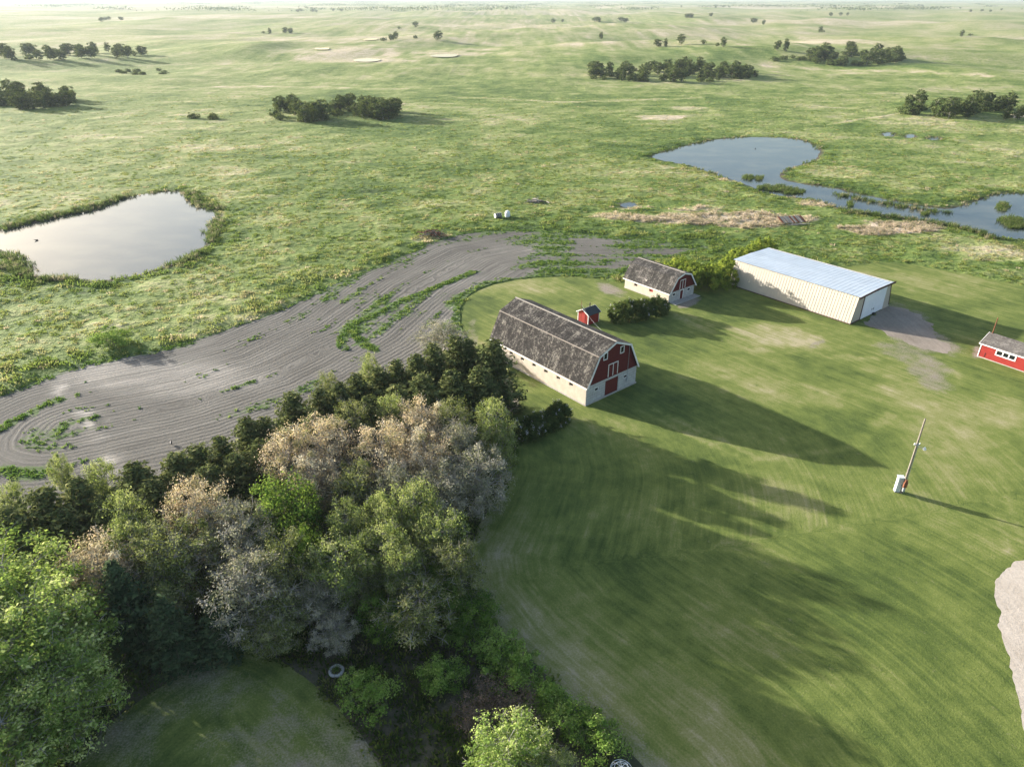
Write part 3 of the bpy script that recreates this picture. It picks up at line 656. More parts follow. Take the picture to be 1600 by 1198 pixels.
    if big: MB().prism_y([(ki - .06, hk - .1), (ki + .06, hk + .01), (ki, hk + .03), (ki - .05, hk - .02)], -o, L + o).obj('knee_flashing', M['wood'], t)
    # footing
    MB().box(-.12, Wd + .12, -.14, -.02, -.05, .22).obj('footing', M['concrete'], t) if big else None
    MB().box(-.14, -.004, 0, L, -.05, .16).obj('footing', M['concrete'], t)
    return t
gambrel('gambrel_barn', 11.267, 93.858, .700, 11.447, 22.876, 3.35, 7.83, 2.08, 9.31, .21, 'large red gambrel barn with pale lower walls and weathered dark roof', M['shingle'], True)
gambrel('gambrel_barn', 32.004, 135.25, .692, 8.19, 11.97, 2.36, 5.18, 1.86, 5.82, .27, 'small red gambrel barn with patchy roof between the two hedges', M['shingle2'], False)

# ------------------------------------------------------------------ slant-walled steel shed
def steel_shed():
    a = .679; t = link('machine_shed', None, None, (64.9 * KS, 124.68 * KS, 0), a, 'long cream steel machine shed with blue-grey roof and white doors', 'shed')
    Wd, L, hl, il = 15 * KS, 27.8 * KS, 5.4 * KS, 1.25 * KS
    hr = hl + .12
    def ribbed(name, A, B, C, D, n, mat, dep, w=.32):      # panel A-B (along the ribs' spacing) to D-C, ribs run A->D
        A, B, C, D = map(Vector, (A, B, C, D)); nr = (B - A).cross(D - A).normalized(); vs = []; fs = []
        prof = []
        for k in range(n):
            for q, h in ((0, 0), (1 - w, 0), (1 - w * .7, dep), (1 - w * .3, dep)): prof.append(((k + q) / n, h))
        prof.append((1, 0))
        for s, h in prof: vs += [A.lerp(B, s) + nr * h, D.lerp(C, s) + nr * h]
        for k in range(len(prof) - 1): fs.append((2 * k, 2 * k + 2, 2 * k + 3, 2 * k + 1))
        return MB().add(vs, fs).obj(name, mat, t)
    ribbed('side_wall', (0, L, .12), (0, 0, .12), (il, 0, hl), (il, L, hl), 46, M['cream'], .035, .22)
    ribbed('side_wall', (Wd, 0, .12), (Wd, L, .12), (Wd - il, L, hr), (Wd - il, 0, hr), 46, M['cream'], .035, .22)
    # solid core added behind the cladding so that light cannot leak
    MB().hexa([(.06, .06, 0), (Wd - .06, .06, 0), (Wd - il - .06, .06, hl - .06), (il + .06, .06, hl - .06)], [(.06, L - .06, 0), (Wd - .06, L - .06, 0), (Wd - il - .06, L - .06, hl - .06), (il + .06, L - .06, hl - .06)]).obj('light_stop_core', M['brown'], t)
    c = Wd / 2; rz = hl + .14
    ov = .35
    ribbed('roof_slope', (il - ov, L + ov, hl + .02), (il - ov, -ov, hl + .02), (c, -ov, rz), (c, L + ov, rz), 31, M['blue_steel'], .02, .14)
    ribbed('roof_slope', (Wd - il + ov, -ov, hl + .02), (Wd - il + ov, L + ov, hl + .02), (c, L + ov, rz), (c, -ov, rz), 31, M['blue_steel'], .02, .14)
    dx0, dx1, dh = Wd * .235, Wd * .80, hl - .55
    xl = lambda z: il * z / hl
    for P, nm in (([(0, .1), (dx0, .1), (dx0, hl - .02), (il, hl - .02)], 'end_panel'), ([(dx1, .1), (Wd, .1), (Wd - il, hl - .02), (dx1, hl - .02)], 'end_panel')): MB().prism_y(P, -.02, .04).obj(nm, M['cream'], t)
    MB().box(dx0, dx1, -.02, .04, dh, hl - .02).obj('end_panel', M['cream'], t)
    m = (dx0 + dx1) / 2
    for q0, q1 in ((dx0 - .05, m - .015), (m + .015, dx1 + .05)):
        d = MB()
        n = 8
        for k in range(n):
            u0 = q0 + (q1 - q0) * k / n; u1 = q0 + (q1 - q0) * (k + 1) / n
            d.box(u0 + .004, u1 - .004, -.15 - .012 * (k % 2), -.09, .16, dh + .18)
        d = d.obj('sliding_door', M['door_white'], t); s = 1 if q0 > m - .5 else -1
        MB().box(m + s * .3 - .03, m + s * .3 + .03, -.22, -.165, 1.0, 1.35).obj('handle', M['black'], d)
    MB().box(dx0 - .9, dx1 + 1.3, -.2, -.03, dh + .2, dh + .36).obj('door_track', M['brown'], t)
    for A, B in (((il - ov - .25, hl - .28), (c, rz - .26)), ((c, rz - .26), (Wd - il + ov + .5, hl - .26))):
        MB().hexa([(A[0], -ov - .09, A[1]), (B[0], -ov - .09, B[1]), (B[0], -ov - .09, B[1] + .36), (A[0], -ov - .09, A[1] + .36)], [(A[0], -ov - .01, A[1]), (B[0], -ov - .01, B[1]), (B[0], -ov - .01, B[1] + .36), (A[0], -ov - .01, A[1] + .36)]).obj('fascia', M['brown'], t)
    MB().prism_y([(Wd - .02, .05), (Wd + .16, .05), (Wd - il + .16, hl - .1), (Wd - il - .02, hl - .1)], -.07, .06).obj('corner_trim', M['brown'], t)
    MB().box(dx0 - .2, dx0 - .06, -.08, -.022, .05, dh).obj('corner_trim', M['brown'], t)
    MB().box(-.02, dx0 - .2, -.09, -.021, .02, .2).obj('sill', M['brown'], t); MB().box(dx1 + .06, Wd, -.12, -.021, .02, .26).obj('sill', M['plaster'], t)
    MB().box(m + .2, m + .75, -.55, -.2, 0, .35).obj('door_stop', M['black'], t)
    MB().box(-.12, -.02, 0, L, -.05, .14).obj('footing', M['brown'], t)
    return t
steel_shed()

# ------------------------------------------------------------------ red workshop at the right edge
def workshop():
    b = G(1527, 556.4); e = G(1600, 581.4); a = math.atan2(e[1] - b[1], e[0] - b[0])
    t = link('workshop', None, None, b, a, 'red workshop with white triple window and grey shingle roof at right edge', 'shed')
    L, D, he, hr = 11.0, 4.6, 2.35, 3.45                 # x along the lit wall, y away from the camera
    wall_holes('wall', M['bright_red'], t, L, he, .15, [(2.35, 5.05, 1.25, 2.0)], 'y', 0.0)
    MB().box(0, L, D - .15, D, 0, he).obj('wall', M['bright_red'], t)
    for x0, x1 in ((0.004, .15), (L - .15, L - .004)): MB().add([(x, y, z) for x in (x0, x1) for y, z in ((.152, 0), (D - .152, 0), (D - .152, he), (D / 2, hr - .08), (.152, he))], [(0, 1, 2, 3, 4), (9, 8, 7, 6, 5)] + [((k + 1) % 5, k, 5 + k, 5 + (k + 1) % 5) for k in range(5)]).obj('wall', M['bright_red'], t)
    window(t, 2.4, 5.0, 1.3, 1.95, .02, 3, .16)
    for (y0, z0, y1, z1) in ((-.3, he - .12, D / 2, hr), (D + .3, he - .12, D / 2, hr)):
        MB().hexa([(-.2, y0, z0), (L + .2, y0, z0), (L + .2, y1, z1), (-.2, y1, z1)], [(-.2, y0, z0 + .1), (L + .2, y0, z0 + .1), (L + .2, y1, z1 + .1), (-.2, y1, z1 + .1)]).obj('roof_slope', M['shingle3'], t)
    MB().box(-.2, L + .2, -.36, -.305, he - .16, he - .01).obj('eaves_board', M['white'], t)
    MB().box(-.05, .08, -.05, -.004, 0, he - .05).obj('corner_board', M['white'], t)
    for y0, z0, y1, z1 in ((-.36, he - .14, D / 2, hr - .02), (D + .36, he - .14, D / 2, hr - .02)):
        MB().hexa([(-.26, y0, z0), (-.205, y0, z0), (-.205, y1, z1), (-.26, y1, z1)], [(-.26, y0, z0 + .13), (-.205, y0, z0 + .13), (-.205, y1, z1 + .13), (-.26, y1, z1 + .13)]).obj('verge_board', M['white'], t)
    MB().box(.1, L - .1, -.06, -.004, -.05, .12).obj('footing', M['concrete'], t)
    MB().box(.9, .98, -.03, -.004, .2, 1.0).obj('bracket', M['brown'], t)
    MB().tube((.25, D / 2 - .1, hr - .1), (.25, D / 2 - .1, hr + 2.6), .075, .07, 8).tube((.25, D / 2 - .1, hr + 2.6), (.25, D / 2 - .1, hr + 2.75), .11, .02, 8).obj('stove_pipe', M['rust'], t)
    return t
workshop()

# ------------------------------------------------------------------ little red hut behind the large barn, its mast and wire
def hut():
    b = G(918.5, 508.4); a = .70
    t = link('hut', None, None, b, a, 'tiny red hut with white trim and dark roof behind the large barn', 'hut')
    Wd, D, he, hr = 2.7, 2.5, 1.95, 2.65                # x = along the shaded wall, y = along the lit end
    for y0, y1 in ((0, .1), (D - .1, D)): MB().box(0, Wd, y0, y1, 0, he).obj('wall', M['bright_red'], t)
    for x0, x1 in ((0, .1), (Wd - .1, Wd)): MB().add([(x, y, z) for x in (x0, x1) for y, z in ((.102, 0), (D - .102, 0), (D - .102, he), (D / 2, hr - .05), (.102, he))], [(0, 1, 2, 3, 4), (9, 8, 7, 6, 5)] + [((k + 1) % 5, k, 5 + k, 5 + (k + 1) % 5) for k in range(5)]).obj('wall', M['bright_red'], t)
    for y0, y1 in ((-.25, D / 2), (D + .25, D / 2)):
        z0 = he - .12
        MB().hexa([(-.2, y0, z0), (Wd + .2, y0, z0), (Wd + .2, y1, hr), (-.2, y1, hr)], [(-.2, y0, z0 + .07), (Wd + .2, y0, z0 + .07), (Wd + .2, y1, hr + .07), (-.2, y1, hr + .07)]).obj('roof_slope', M['roof_dark'], t)
        for x in (-.26, Wd + .205): MB().hexa([(x, y0, z0 - .06), (x + .055, y0, z0 - .06), (x + .055, y1, hr - .06), (x, y1, hr - .06)], [(x, y0, z0 + .09), (x + .055, y0, z0 + .09), (x + .055, y1, hr + .09), (x, y1, hr + .09)]).obj('verge_board', M['white'], t)
    for x in (-.03, Wd - .09):
        for y in (-.03, D - .09): MB().box(x, x + .12, y, y + .12, 0, he - .13).obj('corner_board', M['white'], t)
    MB().tube((1.9, D / 2 + .3, hr - .1), (1.9, D / 2 + .3, hr + .5), .09, .09, 8).tube((1.9, D / 2 + .3, hr + .5), (1.9, D / 2 + .3, hr + .6), .15, .06, 8).obj('vent_pipe', M['black'], t)
    MB().box(-.045, -.005, .75, 1.65, .1, 1.8).obj('door', M['bright_red'], t)
    q = Matrix.Rotation(a, 3, 'Z') @ Vector((-.4, D * .55, 0)) + Vector(b)
    MB().tube((0, 0, -.2), (0, 0, 4.3), .045, .035, 6).tube((-.25, 0, 3.6), (.25, 0, 3.6), .02, .02, 5).obj('mast', M['rust'], loc=q, label='thin rusty mast standing beside the tiny red hut', cat='mast')
    top = q + Vector((0, 0, 3.6)); end = Vector((11.267 + 7.9, 93.858 + 9.5, 0)) * KS; end.z = 7.6
    end = Vector(G(949, 523, 7.6 * KS))
    mb = MB(); pv = top
    for k in range(1, 13):
        s = k / 12; p = top.lerp(end, s) - Vector((0, 0, 1.0 * 4 * s * (1 - s) * .6)); mb.tube(pv, p, .011, .011, 4, False); pv = p
    mb.obj('power_line', M['metal'], label='thin wire strung from the hut mast to the barn roof', cat='wire')
hut()

# ------------------------------------------------------------------ yard pole and service cabinet
def pole():
    b = G(1408, 770)
    t = link('utility_pole', None, None, b, 0, 'tall bare wooden utility pole with yard lamp on the lawn', 'pole')
    MB().tube((0, 0, -.3), (0, 0, 10.0), .135, .085, 10).obj('post', M['wood'], t)
    MB().tube((0, 0, 6.55), (0, 0, 6.75), .19, .19, 10).box(-.32, .32, -.06, .06, 6.6, 6.7).obj('bracket', M['metal'], t)
    for x in (-.3, .3): MB().tube((x, 0, 6.7), (x, 0, 6.88), .05, .04, 8).obj('insulator', M['tank_white'], t)
    lamp = MB().tube((.1, -.05, 6.35), (.75, -.35, 6.45), .03, .03, 6).obj('lamp_arm', M['metal'], t)
    MB().tube((.75, -.35, 6.5), (.75, -.35, 6.25), .1, .2, 10).tube((.75, -.35, 6.25), (.75, -.35, 6.15), .2, .12, 10).obj('lamp_head', M['tank_white'], lamp)
    MB().tube((.17, -.1, .1), (.13, -.08, 6.5), .03, .03, 6).obj('conduit', M['metal'], t)
    MB().box(-.2, .2, -.36, -.17, 1.0, 1.7).box(-.12, .14, -.33, -.17, 1.72, 2.0).obj('meter_box', M['rust'], t)
    MB().box(-.13, .13, -.34, -.165, .45, .95).obj('breaker_box', M['metal'], t)
    c = G(1401, 767)
    t = link('service_cabinet', None, None, c, math.radians(-8), 'pale metal service cabinet standing beside the utility pole', 'cabinet')
    MB().box(-.3, .3, -.25, .25, .08, 2.0).obj('housing', M['pale_box'], t, .02); MB().box(-.35, .35, -.31, .31, 2.002, 2.08).obj('lid', M['pale_box'], t)
    MB().box(-.33, .33, -.28, .28, -.05, .078).obj('plinth', M['concrete'], t)
    d = MB().box(-.25, .25, -.275, -.252, .2, 1.9).obj('door', M['pale_box'], t)
    for z in (1.45, 1.6, 1.75): MB().box(-.15, .15, -.285, -.277, z, z + .06).obj('vent', M['metal'], d)
    MB().box(.17, .21, -.3, -.277, .95, 1.15).obj('handle', M['black'], d)
pole()

# ------------------------------------------------------------------ small things in the pasture and yard
def drum(u, v, name, label, mat, standing):
    b = G(u, v); b[2] = float(terrain_z(np.array([b[0]]), np.array([b[1]]))[0])
    t = link(name, None, None, b, .5, label, 'tank')
    if standing:
        prof = [(.6, 0), (.68, .2), (.68, 1.1), (.56, 1.4), (.3, 1.56), (.22, 1.58)]
        mb = MB(); n = 18
        vs = [(r * math.cos(6.2832 * k / n), r * math.sin(6.2832 * k / n), z) for r, z in prof for k in range(n)]
        mb.add(vs, [(i * n + k, i * n + (k + 1) % n, (i + 1) * n + (k + 1) % n, (i + 1) * n + k) for i in range(len(prof) - 1) for k in range(n)] + [tuple(range((len(prof) - 1) * n, len(prof) * n))])
        mb.obj('body', mat, t); MB().tube((0, 0, 1.57), (0, 0, 1.68), .23, .25, 12).obj('cap', mat, t)
        MB().tube((.63, 0, .15), (.8, 0, .15), .06, .06, 8).obj('outlet', M['black'], t)
    else:
        r = .6
        MB().tube((-.85, 0, r), (.85, 0, r), r, r, 18).obj('body', mat, t)
        for x in (-.82, -.28, .28, .82): MB().tube((x - .05, 0, r), (x + .05, 0, r), r + .035, r + .035, 18).obj('hoop', M['metal'], t)
        for x in (-.6, .6): MB().box(x - .1, x + .1, -.6, .6, -.1, .16).obj('cradle', M['wood'], t)
drum(778, 341, 'storage_tank', 'grey hooped tank lying in the grass beyond the field', M['shingle3'], False)
drum(793, 340, 'storage_tank', 'upright white plastic tank in the grass beyond the field', M['tank_white'], True)
def heap(u, v, n, lx, ly, h, name, label, mats, cat, long_=2.2, seed=1, rad=.06):
    r = random.Random(seed); b = G(u, v); b[2] = float(terrain_z(np.array([b[0]]), np.array([b[1]]))[0])
    t = link(name, None, None, b, 0, label, cat)
    for k in range(n):
        x = r.gauss(0, lx * .4); y = r.gauss(0, ly * .4); z = max(.05, h * (1 - (x / lx) ** 2 - (y / ly) ** 2)) * r.uniform(.1, 1)
        a = r.uniform(0, math.pi); e = r.gauss(0, .25); L = long_ * r.uniform(.5, 1.3) / 2
        d = Vector((math.cos(a) * math.cos(e), math.sin(a) * math.cos(e), math.sin(e))) * L; c = Vector((x, y, z))
        mb = MB(); w = rad * r.uniform(.6, 1.6); mid = c + Vector((r.uniform(-.1, .1), r.uniform(-.1, .1), r.uniform(0, .12)))
        mb.tube(c - d, mid, w, w * .85, 5).tube(mid, c + d, w * .85, w * .45, 5)
        mb.obj('branch' if cat != 'debris' else 'board', r.choice(mats), t)
heap(676, 369, 60, 4.2, 1.6, 1.5, 'brush_pile', 'pile of reddish brown branches at the top edge of the ploughed field', [M['rust'], M['wood'], M['brown']], 'brush pile', 2.6, 3, .09)
heap(838, 317, 22, 3.2, 1.0, .8, 'fallen_logs', 'grey fallen logs lying in the grass beyond the tanks', [M['bark_grey'], M['wood']], 'logs', 4.0, 5, .13)
def ruin():
    b = G(1236, 350); b[2] = float(terrain_z(np.array([b[0]]), np.array([b[1]]))[0])
    t = link('collapsed_shed', None, None, b, .2, 'collapsed wooden shed lying among the dry reeds by the creek', 'ruin'); r = random.Random(4)
    for k in range(11): MB().hexa(*[[(-3.3 + k * .6 + dx, y, z + .03 * r.random() + up) for dx, y, z in ((0, -1.5, .35 + .1 * r.random()), (.54, -1.5, .35), (.54, 1.5, 1.25), (0, 1.5, 1.25))] for up in (0, .05)]).obj('roof_board', r.choice([M['wood'], M['bark_grey'], M['rust']]), t)
    for k in range(7):
        x = r.uniform(-3.5, 3.6); a = r.uniform(-.6, .6); MB().tube((x, -2, .15), (x + 2.4 * math.cos(a), -2 + 2.4 * math.sin(a), .3), .1, .09, 4).obj('beam', M['bark_grey'], t)
    MB().tube((-1.5, 2.2, .6), (-4.2, 4.0, 2.6), .09, .06, 5).obj('beam', M['bark_grey'], t)
ruin()
def planter():
    b = G(526, 1050); t = link('planter_ring', None, None, b, 0, 'whitewashed ring planter at the edge of the front lawn', 'planter')
    R, r = .54, .13; n = 28; m = 10; vs = []; fs = []
    for i in range(n):
        for j in range(m):
            A = 6.2832 * i / n; B = 6.2832 * j / m; q = R + r * math.cos(B) * (1.15 if math.cos(B) < 0 else 1); k = 1 + .02 * math.sin(A * 5)
            vs.append((q * k * math.cos(A), q * k * math.sin(A), .2 + r * math.sin(B)))
    fs = [(i * m + j, ((i + 1) % n) * m + j, ((i + 1) % n) * m + (j + 1) % m, i * m + (j + 1) % m) for i in range(n) for j in range(m)]
    MB().add(vs, fs).obj('rim', M['block'], t); MB().tube((0, 0, .05), (0, 0, .22), .5, .5, 16).obj('soil', M['floor'], t)
    return t
PLANTER = planter()
def cage():
    b = G(969, 1216); t = link('plant_cage', None, None, b, 0, 'round white wire plant cage at the bottom edge of the lawn', 'cage'); n = 12
    for z, r in ((.15, .8), (.6, .85), (1.05, .8), (1.3, .5)):
        mb = MB()
        for k in range(n * 2): mb.tube((r * math.cos(math.pi * k / n), r * math.sin(math.pi * k / n), z), (r * math.cos(math.pi * (k + 1) / n), r * math.sin(math.pi * (k + 1) / n), z), .022, .022, 4, False)
        mb.obj('hoop', M['tank_white'], t)
    for k in range(8):
        a = math.pi * k / 4; c, s = math.cos(a), math.sin(a)
        MB().tube((.8 * c, .8 * s, 0), (.8 * c, .8 * s, 1.05), .02, .02, 4).tube((.8 * c, .8 * s, 1.05), (.5 * c, .5 * s, 1.3), .02, .02, 4).tube((.5 * c, .5 * s, 1.3), (0, 0, 1.42), .02, .02, 4).obj('wire', M['tank_white'], t)
cage()
def bird(u, v, z, name, label, s, flat):
    b = G(u, v, z); t = link(name, None, None, b, rnd.uniform(0, 6), label, 'bird'); mb = MB(); n = 8
    prof = [(-.5, .02, .05), (-.35, .1, .02), (-.1, .16, 0), (.15, .15, .02), (.28, .08, .08), (.36, .07, .17), (.46, .06, .19), (.52, .015, .18), (.62, .008, .17)]
    vs = [(x * s, r * s * math.cos(6.2832 * k / n), ((.0 if flat else .18) + .12 + dz + r * math.sin(6.2832 * k / n)) * s) for x, r, dz in prof for k in range(n)]
    mb.add(vs, [(i * n + k, i * n + (k + 1) % n, (i + 1) * n + (k + 1) % n, (i + 1) * n + k) for i in range(len(prof) - 1) for k in range(n)]).obj('body', M['black'], t)
    if not flat:
        for y in (-.06, .06): MB().tube((.02 * s, y * s, 0), (0, y * s, .25 * s), .012 * s, .012 * s, 4).obj('leg', M['black'], t)
bird(268, 694, .004, 'crow', 'black crow standing on the ploughed field', .9, False)
bird(1180, 233, -.16, 'duck', 'dark duck floating on the heart-shaped pond', .9, True)
bird(57, 376, -.16, 'duck', 'dark duck floating on the left pond', .9, True)

# ------------------------------------------------------------------ foliage
def mat_leaf(name, stops, trans=.35, rough=.6):
    m, nt, out = new_mat(name)
    t = attr(nt, 'tint').outputs['Fac']; P = pos(nt)
    v = math_(nt, 'ADD', t, math_(nt, 'MULTIPLY', math_(nt, 'SUBTRACT', noise(nt, P, .6, 2), .5), .25), clamp=True)
    col = ramp(nt, v, stops)
    d = nd(nt, 'BsdfDiffuse', i_Color=col); tr = nd(nt, 'BsdfTranslucent', i_Color=mixc(nt, .35, col, (.3, .35, .05), 'MIX'))
    mx = nd(nt, 'MixShader', i_0=trans); nt.links.new(d.outputs[0], mx.inputs[1]); nt.links.new(tr.outputs[0], mx.inputs[2])
    nt.links.new(mx.outputs[0], out.inputs[0]); return m
def mat_tuft(name, stops):
    m, nt, out = new_mat(name)
    t = attr(nt, 'tint', 'INSTANCER').outputs['Fac']; col = ramp(nt, t, stops)
    d = nd(nt, 'BsdfDiffuse', i_Color=col); tr = nd(nt, 'BsdfTranslucent', i_Color=col); mx = nd(nt, 'MixShader', i_0=.5)
    nt.links.new(d.outputs[0], mx.inputs[1]); nt.links.new(tr.outputs[0], mx.inputs[2]); nt.links.new(mx.outputs[0], out.inputs[0]); return m
L = {}
L['conifer'] = mat_leaf('conifer_needles', [(0, (0.035, 0.053, 0.022)), (.45, (0.088, 0.109, 0.042)), (.8, (0.176, 0.189, 0.074)), (1, (0.263, 0.255, 0.115))], .15)
L['spruce'] = mat_leaf('spruce_needles', [(0, (0.025, 0.043, 0.023)), (.5, (0.058, 0.088, 0.043)), (1, (0.117, 0.156, 0.069))], .08)
L['pink'] = mat_leaf('pinkish_seeds', [(0, (0.281, 0.260, 0.127)), (.3, (0.477, 0.386, 0.238)), (.6, (0.701, 0.534, 0.371)), (1, (0.750, 0.674, 0.505))], .3)
L['grey'] = mat_leaf('silvery_leaves', [(0, (0.145, 0.152, 0.087)), (.45, (0.275, 0.268, 0.167)), (.8, (0.420, 0.384, 0.275)), (1, (0.522, 0.478, 0.377))], .25)
L['olive'] = mat_leaf('olive_leaves', [(0, (0.084, 0.105, 0.035)), (.5, (0.182, 0.210, 0.070)), (1, (0.336, 0.336, 0.154))], .3)
L['lime'] = mat_leaf('lime_leaves', [(0, (.085, .125, .04)), (.4, (.18, .235, .075)), (.75, (.29, .34, .11)), (1, (.42, .43, .20))], .4)
L['green'] = mat_leaf('green_leaves', [(0, (0.041, 0.088, 0.019)), (.5, (0.095, 0.182, 0.030)), (1, (0.189, 0.284, 0.054))], .35)
L['poplar'] = mat_leaf('poplar_leaves', [(0, (0.098, 0.163, 0.036)), (.45, (0.211, 0.309, 0.073)), (.8, (0.406, 0.488, 0.146)), (1, (0.650, 0.683, 0.293))], .4)
L['lilac'] = mat_leaf('lilac_leaves', [(0, (.022, .042, .014)), (.5, (.055, .085, .026)), (1, (.12, .15, .05))], .25)
L['shrub'] = mat_leaf('shrub_leaves', [(0, (0.081, 0.155, 0.030)), (.5, (0.176, 0.297, 0.054)), (1, (0.324, 0.432, 0.108))], .35)
L['flower'] = mat_leaf('pale_blossom', [(0, (.45, .42, .46)), (1, (.68, .65, .66))], .2)
L['caragana'] = mat_leaf('caragana_leaves', [(0, (.07, .11, .02)), (.5, (.18, .25, .04)), (1, (.40, .42, .07))], .4)
L['far'] = mat_leaf('aspen_leaves', [(0, (.026, .046, .016)), (.5, (.062, .092, .030)), (1, (.13, .155, .06))], .2)
L['brown'] = mat_leaf('dry_brown_twigs', [(0, (.09, .065, .045)), (.5, (.17, .12, .085)), (1, (.27, .20, .15))], .2)
M['bark'] = mat_plain('bark', (.15, .125, .105), .95, .2, 3, .6); M['bark_pale'] = mat_plain('pale_bark', (.34, .315, .28), .9, .2, 3, .5)

def cards(C, N, size, asp, r, tintv):
    """leaf-shaped rhombi: centres C, normals N"""
    n = len(C); N = N / (np.linalg.norm(N, axis=1, keepdims=True) + 1e-9)
    a = r.normal(size=(n, 3)); a -= (a * N).sum(1, keepdims=True) * N; a /= np.linalg.norm(a, axis=1, keepdims=True) + 1e-9
    b = np.cross(N, a); s = np.asarray(size).reshape(-1, 1)
    V = np.stack([C - a * s, C + b * s * asp + N * s * .15, C + a * s, C - b * s * asp + N * s * .15], 1).reshape(-1, 3)
    Fq = np.arange(n * 4).reshape(n, 4)
    return V, Fq, np.repeat(tintv, 4)
def tubes(segs, n=4):
    V = []; Fq = []
    for a, b, r0, r1 in segs:
        a = np.asarray(a, float); b = np.asarray(b, float); d = b - a; d /= np.linalg.norm(d) + 1e-9
        p = np.cross(d, (0, 0, 1) if abs(d[2]) < .9 else (1, 0, 0)); p /= np.linalg.norm(p); q = np.cross(d, p); o = len(V)
        for c, rr in ((a, r0), (b, r1)):
            for k in range(n):
                t = 2 * math.pi * k / n; V.append(c + (p * math.cos(t) + q * math.sin(t)) * rr)
        for k in range(n): Fq.append((o + k, o + (k + 1) % n, o + n + (k + 1) % n, o + n + k))
    return np.array(V), np.array(Fq)
def broadleaf(name, mat, bark, seed, Ht=8.0, Rr=3.4, base=.12, ncl=64, per=120, leaf=.12, clr=.75, twigs=6, flat=1.0, drop=.0, stems=1, top=.8):
    r = np.random.default_rng(seed)
    hc = Ht * (1 + base) / 2; Rz = Ht * (1 - base) / 2
    C = []
    tries = 0
    while len(C) < ncl and tries < 6000:
        tries += 1
        d = r.normal(size=3); d /= np.linalg.norm(d); q = r.random() ** .42
        w = .78 + .35 * vn(np.array([d[0] * 2.1 + seed]), np.array([d[1] * 2.1 + d[2] * 1.7]), seed)[0]
        p = np.array([d[0] * Rr * q * w, d[1] * Rr * q * w, hc + d[2] * Rz * q * (.9 if d[2] > 0 else 1)])
        if all(np.linalg.norm(p - c) > clr * .85 for c in C): C.append(p)
    C = np.array(C); segs = []
    roots = [np.array([r.normal() * .35 * (stems > 1), r.normal() * .35 * (stems > 1), 0]) for _ in range(stems)]
    rt = .022 * Ht / math.sqrt(stems)
    nodes = []
    for p0 in roots:
        tp = np.array([p0[0] * 2 + r.normal() * .3, p0[1] * 2 + r.normal() * .3, Ht * top]); prev = p0 + np.array([0, 0, -.2]); K = 6
        for k in range(1, K + 1):
            s = k / K; p = p0 * (1 - s) + tp * s + np.array([r.normal() * .12, r.normal() * .12, 0]); segs.append((prev, p, rt * (1.05 - .85 * (k - 1) / K), rt * (1.05 - .85 * s))); prev = p; nodes.append((p, rt * (1.05 - .85 * s)))
    tips = []
    for c in C:
        cand = [(np.linalg.norm(c - p) + 2.2 * max(0, p[2] - c[2] + .25 * math.hypot(c[0] - p[0], c[1] - p[1])), i) for i, (p, w) in enumerate(nodes)]
        p, w = nodes[min(cand)[1]]
        m = (p + c) / 2 + np.array([r.normal() * .15, r.normal() * .15, .18 * np.linalg.norm(c - p) * r.uniform(-.2, .8)])
        b = min(w * .6, .06); segs += [(p, m, b, b * .6), (m, c, b * .6, b * .3)]
        for _ in range(twigs):
            d = r.normal(size=3); d[2] = d[2] * .7 + .25; d += (c - np.array([0, 0, hc])) / Rr * .6; d /= np.linalg.norm(d); e = c + d * clr * r.uniform(.5, 1.15); segs.append((c, e, b * .3 + .008, .009)); tips.append(e)
    LV = []; LN = []; T = []; SZ = []
    tips = np.array(tips) if len(tips) else np.zeros((0, 3))
    for ci, c in enumerate(C):
        n = int(per * r.uniform(.45, 1.35)); k = r.normal(size=(n, 3)); k /= np.linalg.norm(k, axis=1, keepdims=True)
        rad = clr * r.uniform(.5, 1.45); q = r.random((n, 1)) ** .55 * np.where(r.random((n, 1)) < .2, r.uniform(1, 1.7, (n, 1)), 1)
        off = k * q * rad * np.array([1, 1, .75 * flat]); P = c + off
        LV.append(P); o = (P - np.array([0, 0, hc])) / Rr
        LN.append(k * .6 + o * .5 + r.normal(size=(n, 3)) * .55 + np.array([0, 0, .35])); T.append(np.clip(.5 + r.normal() * .24 + r.normal(size=n) * .2, 0, 1)); SZ.append(leaf * r.uniform(.4, 1.55, n))
    V, Fq, t = cards(np.concatenate(LV), np.concatenate(LN), np.concatenate(SZ), .55, r, np.concatenate(T))
    TV, TF = tubes(segs)
    return mesh_np(name + '_trunk', TV, TF, [bark], None, True), mesh_np(name + '_crown', V, Fq, [mat], {'tint': t})
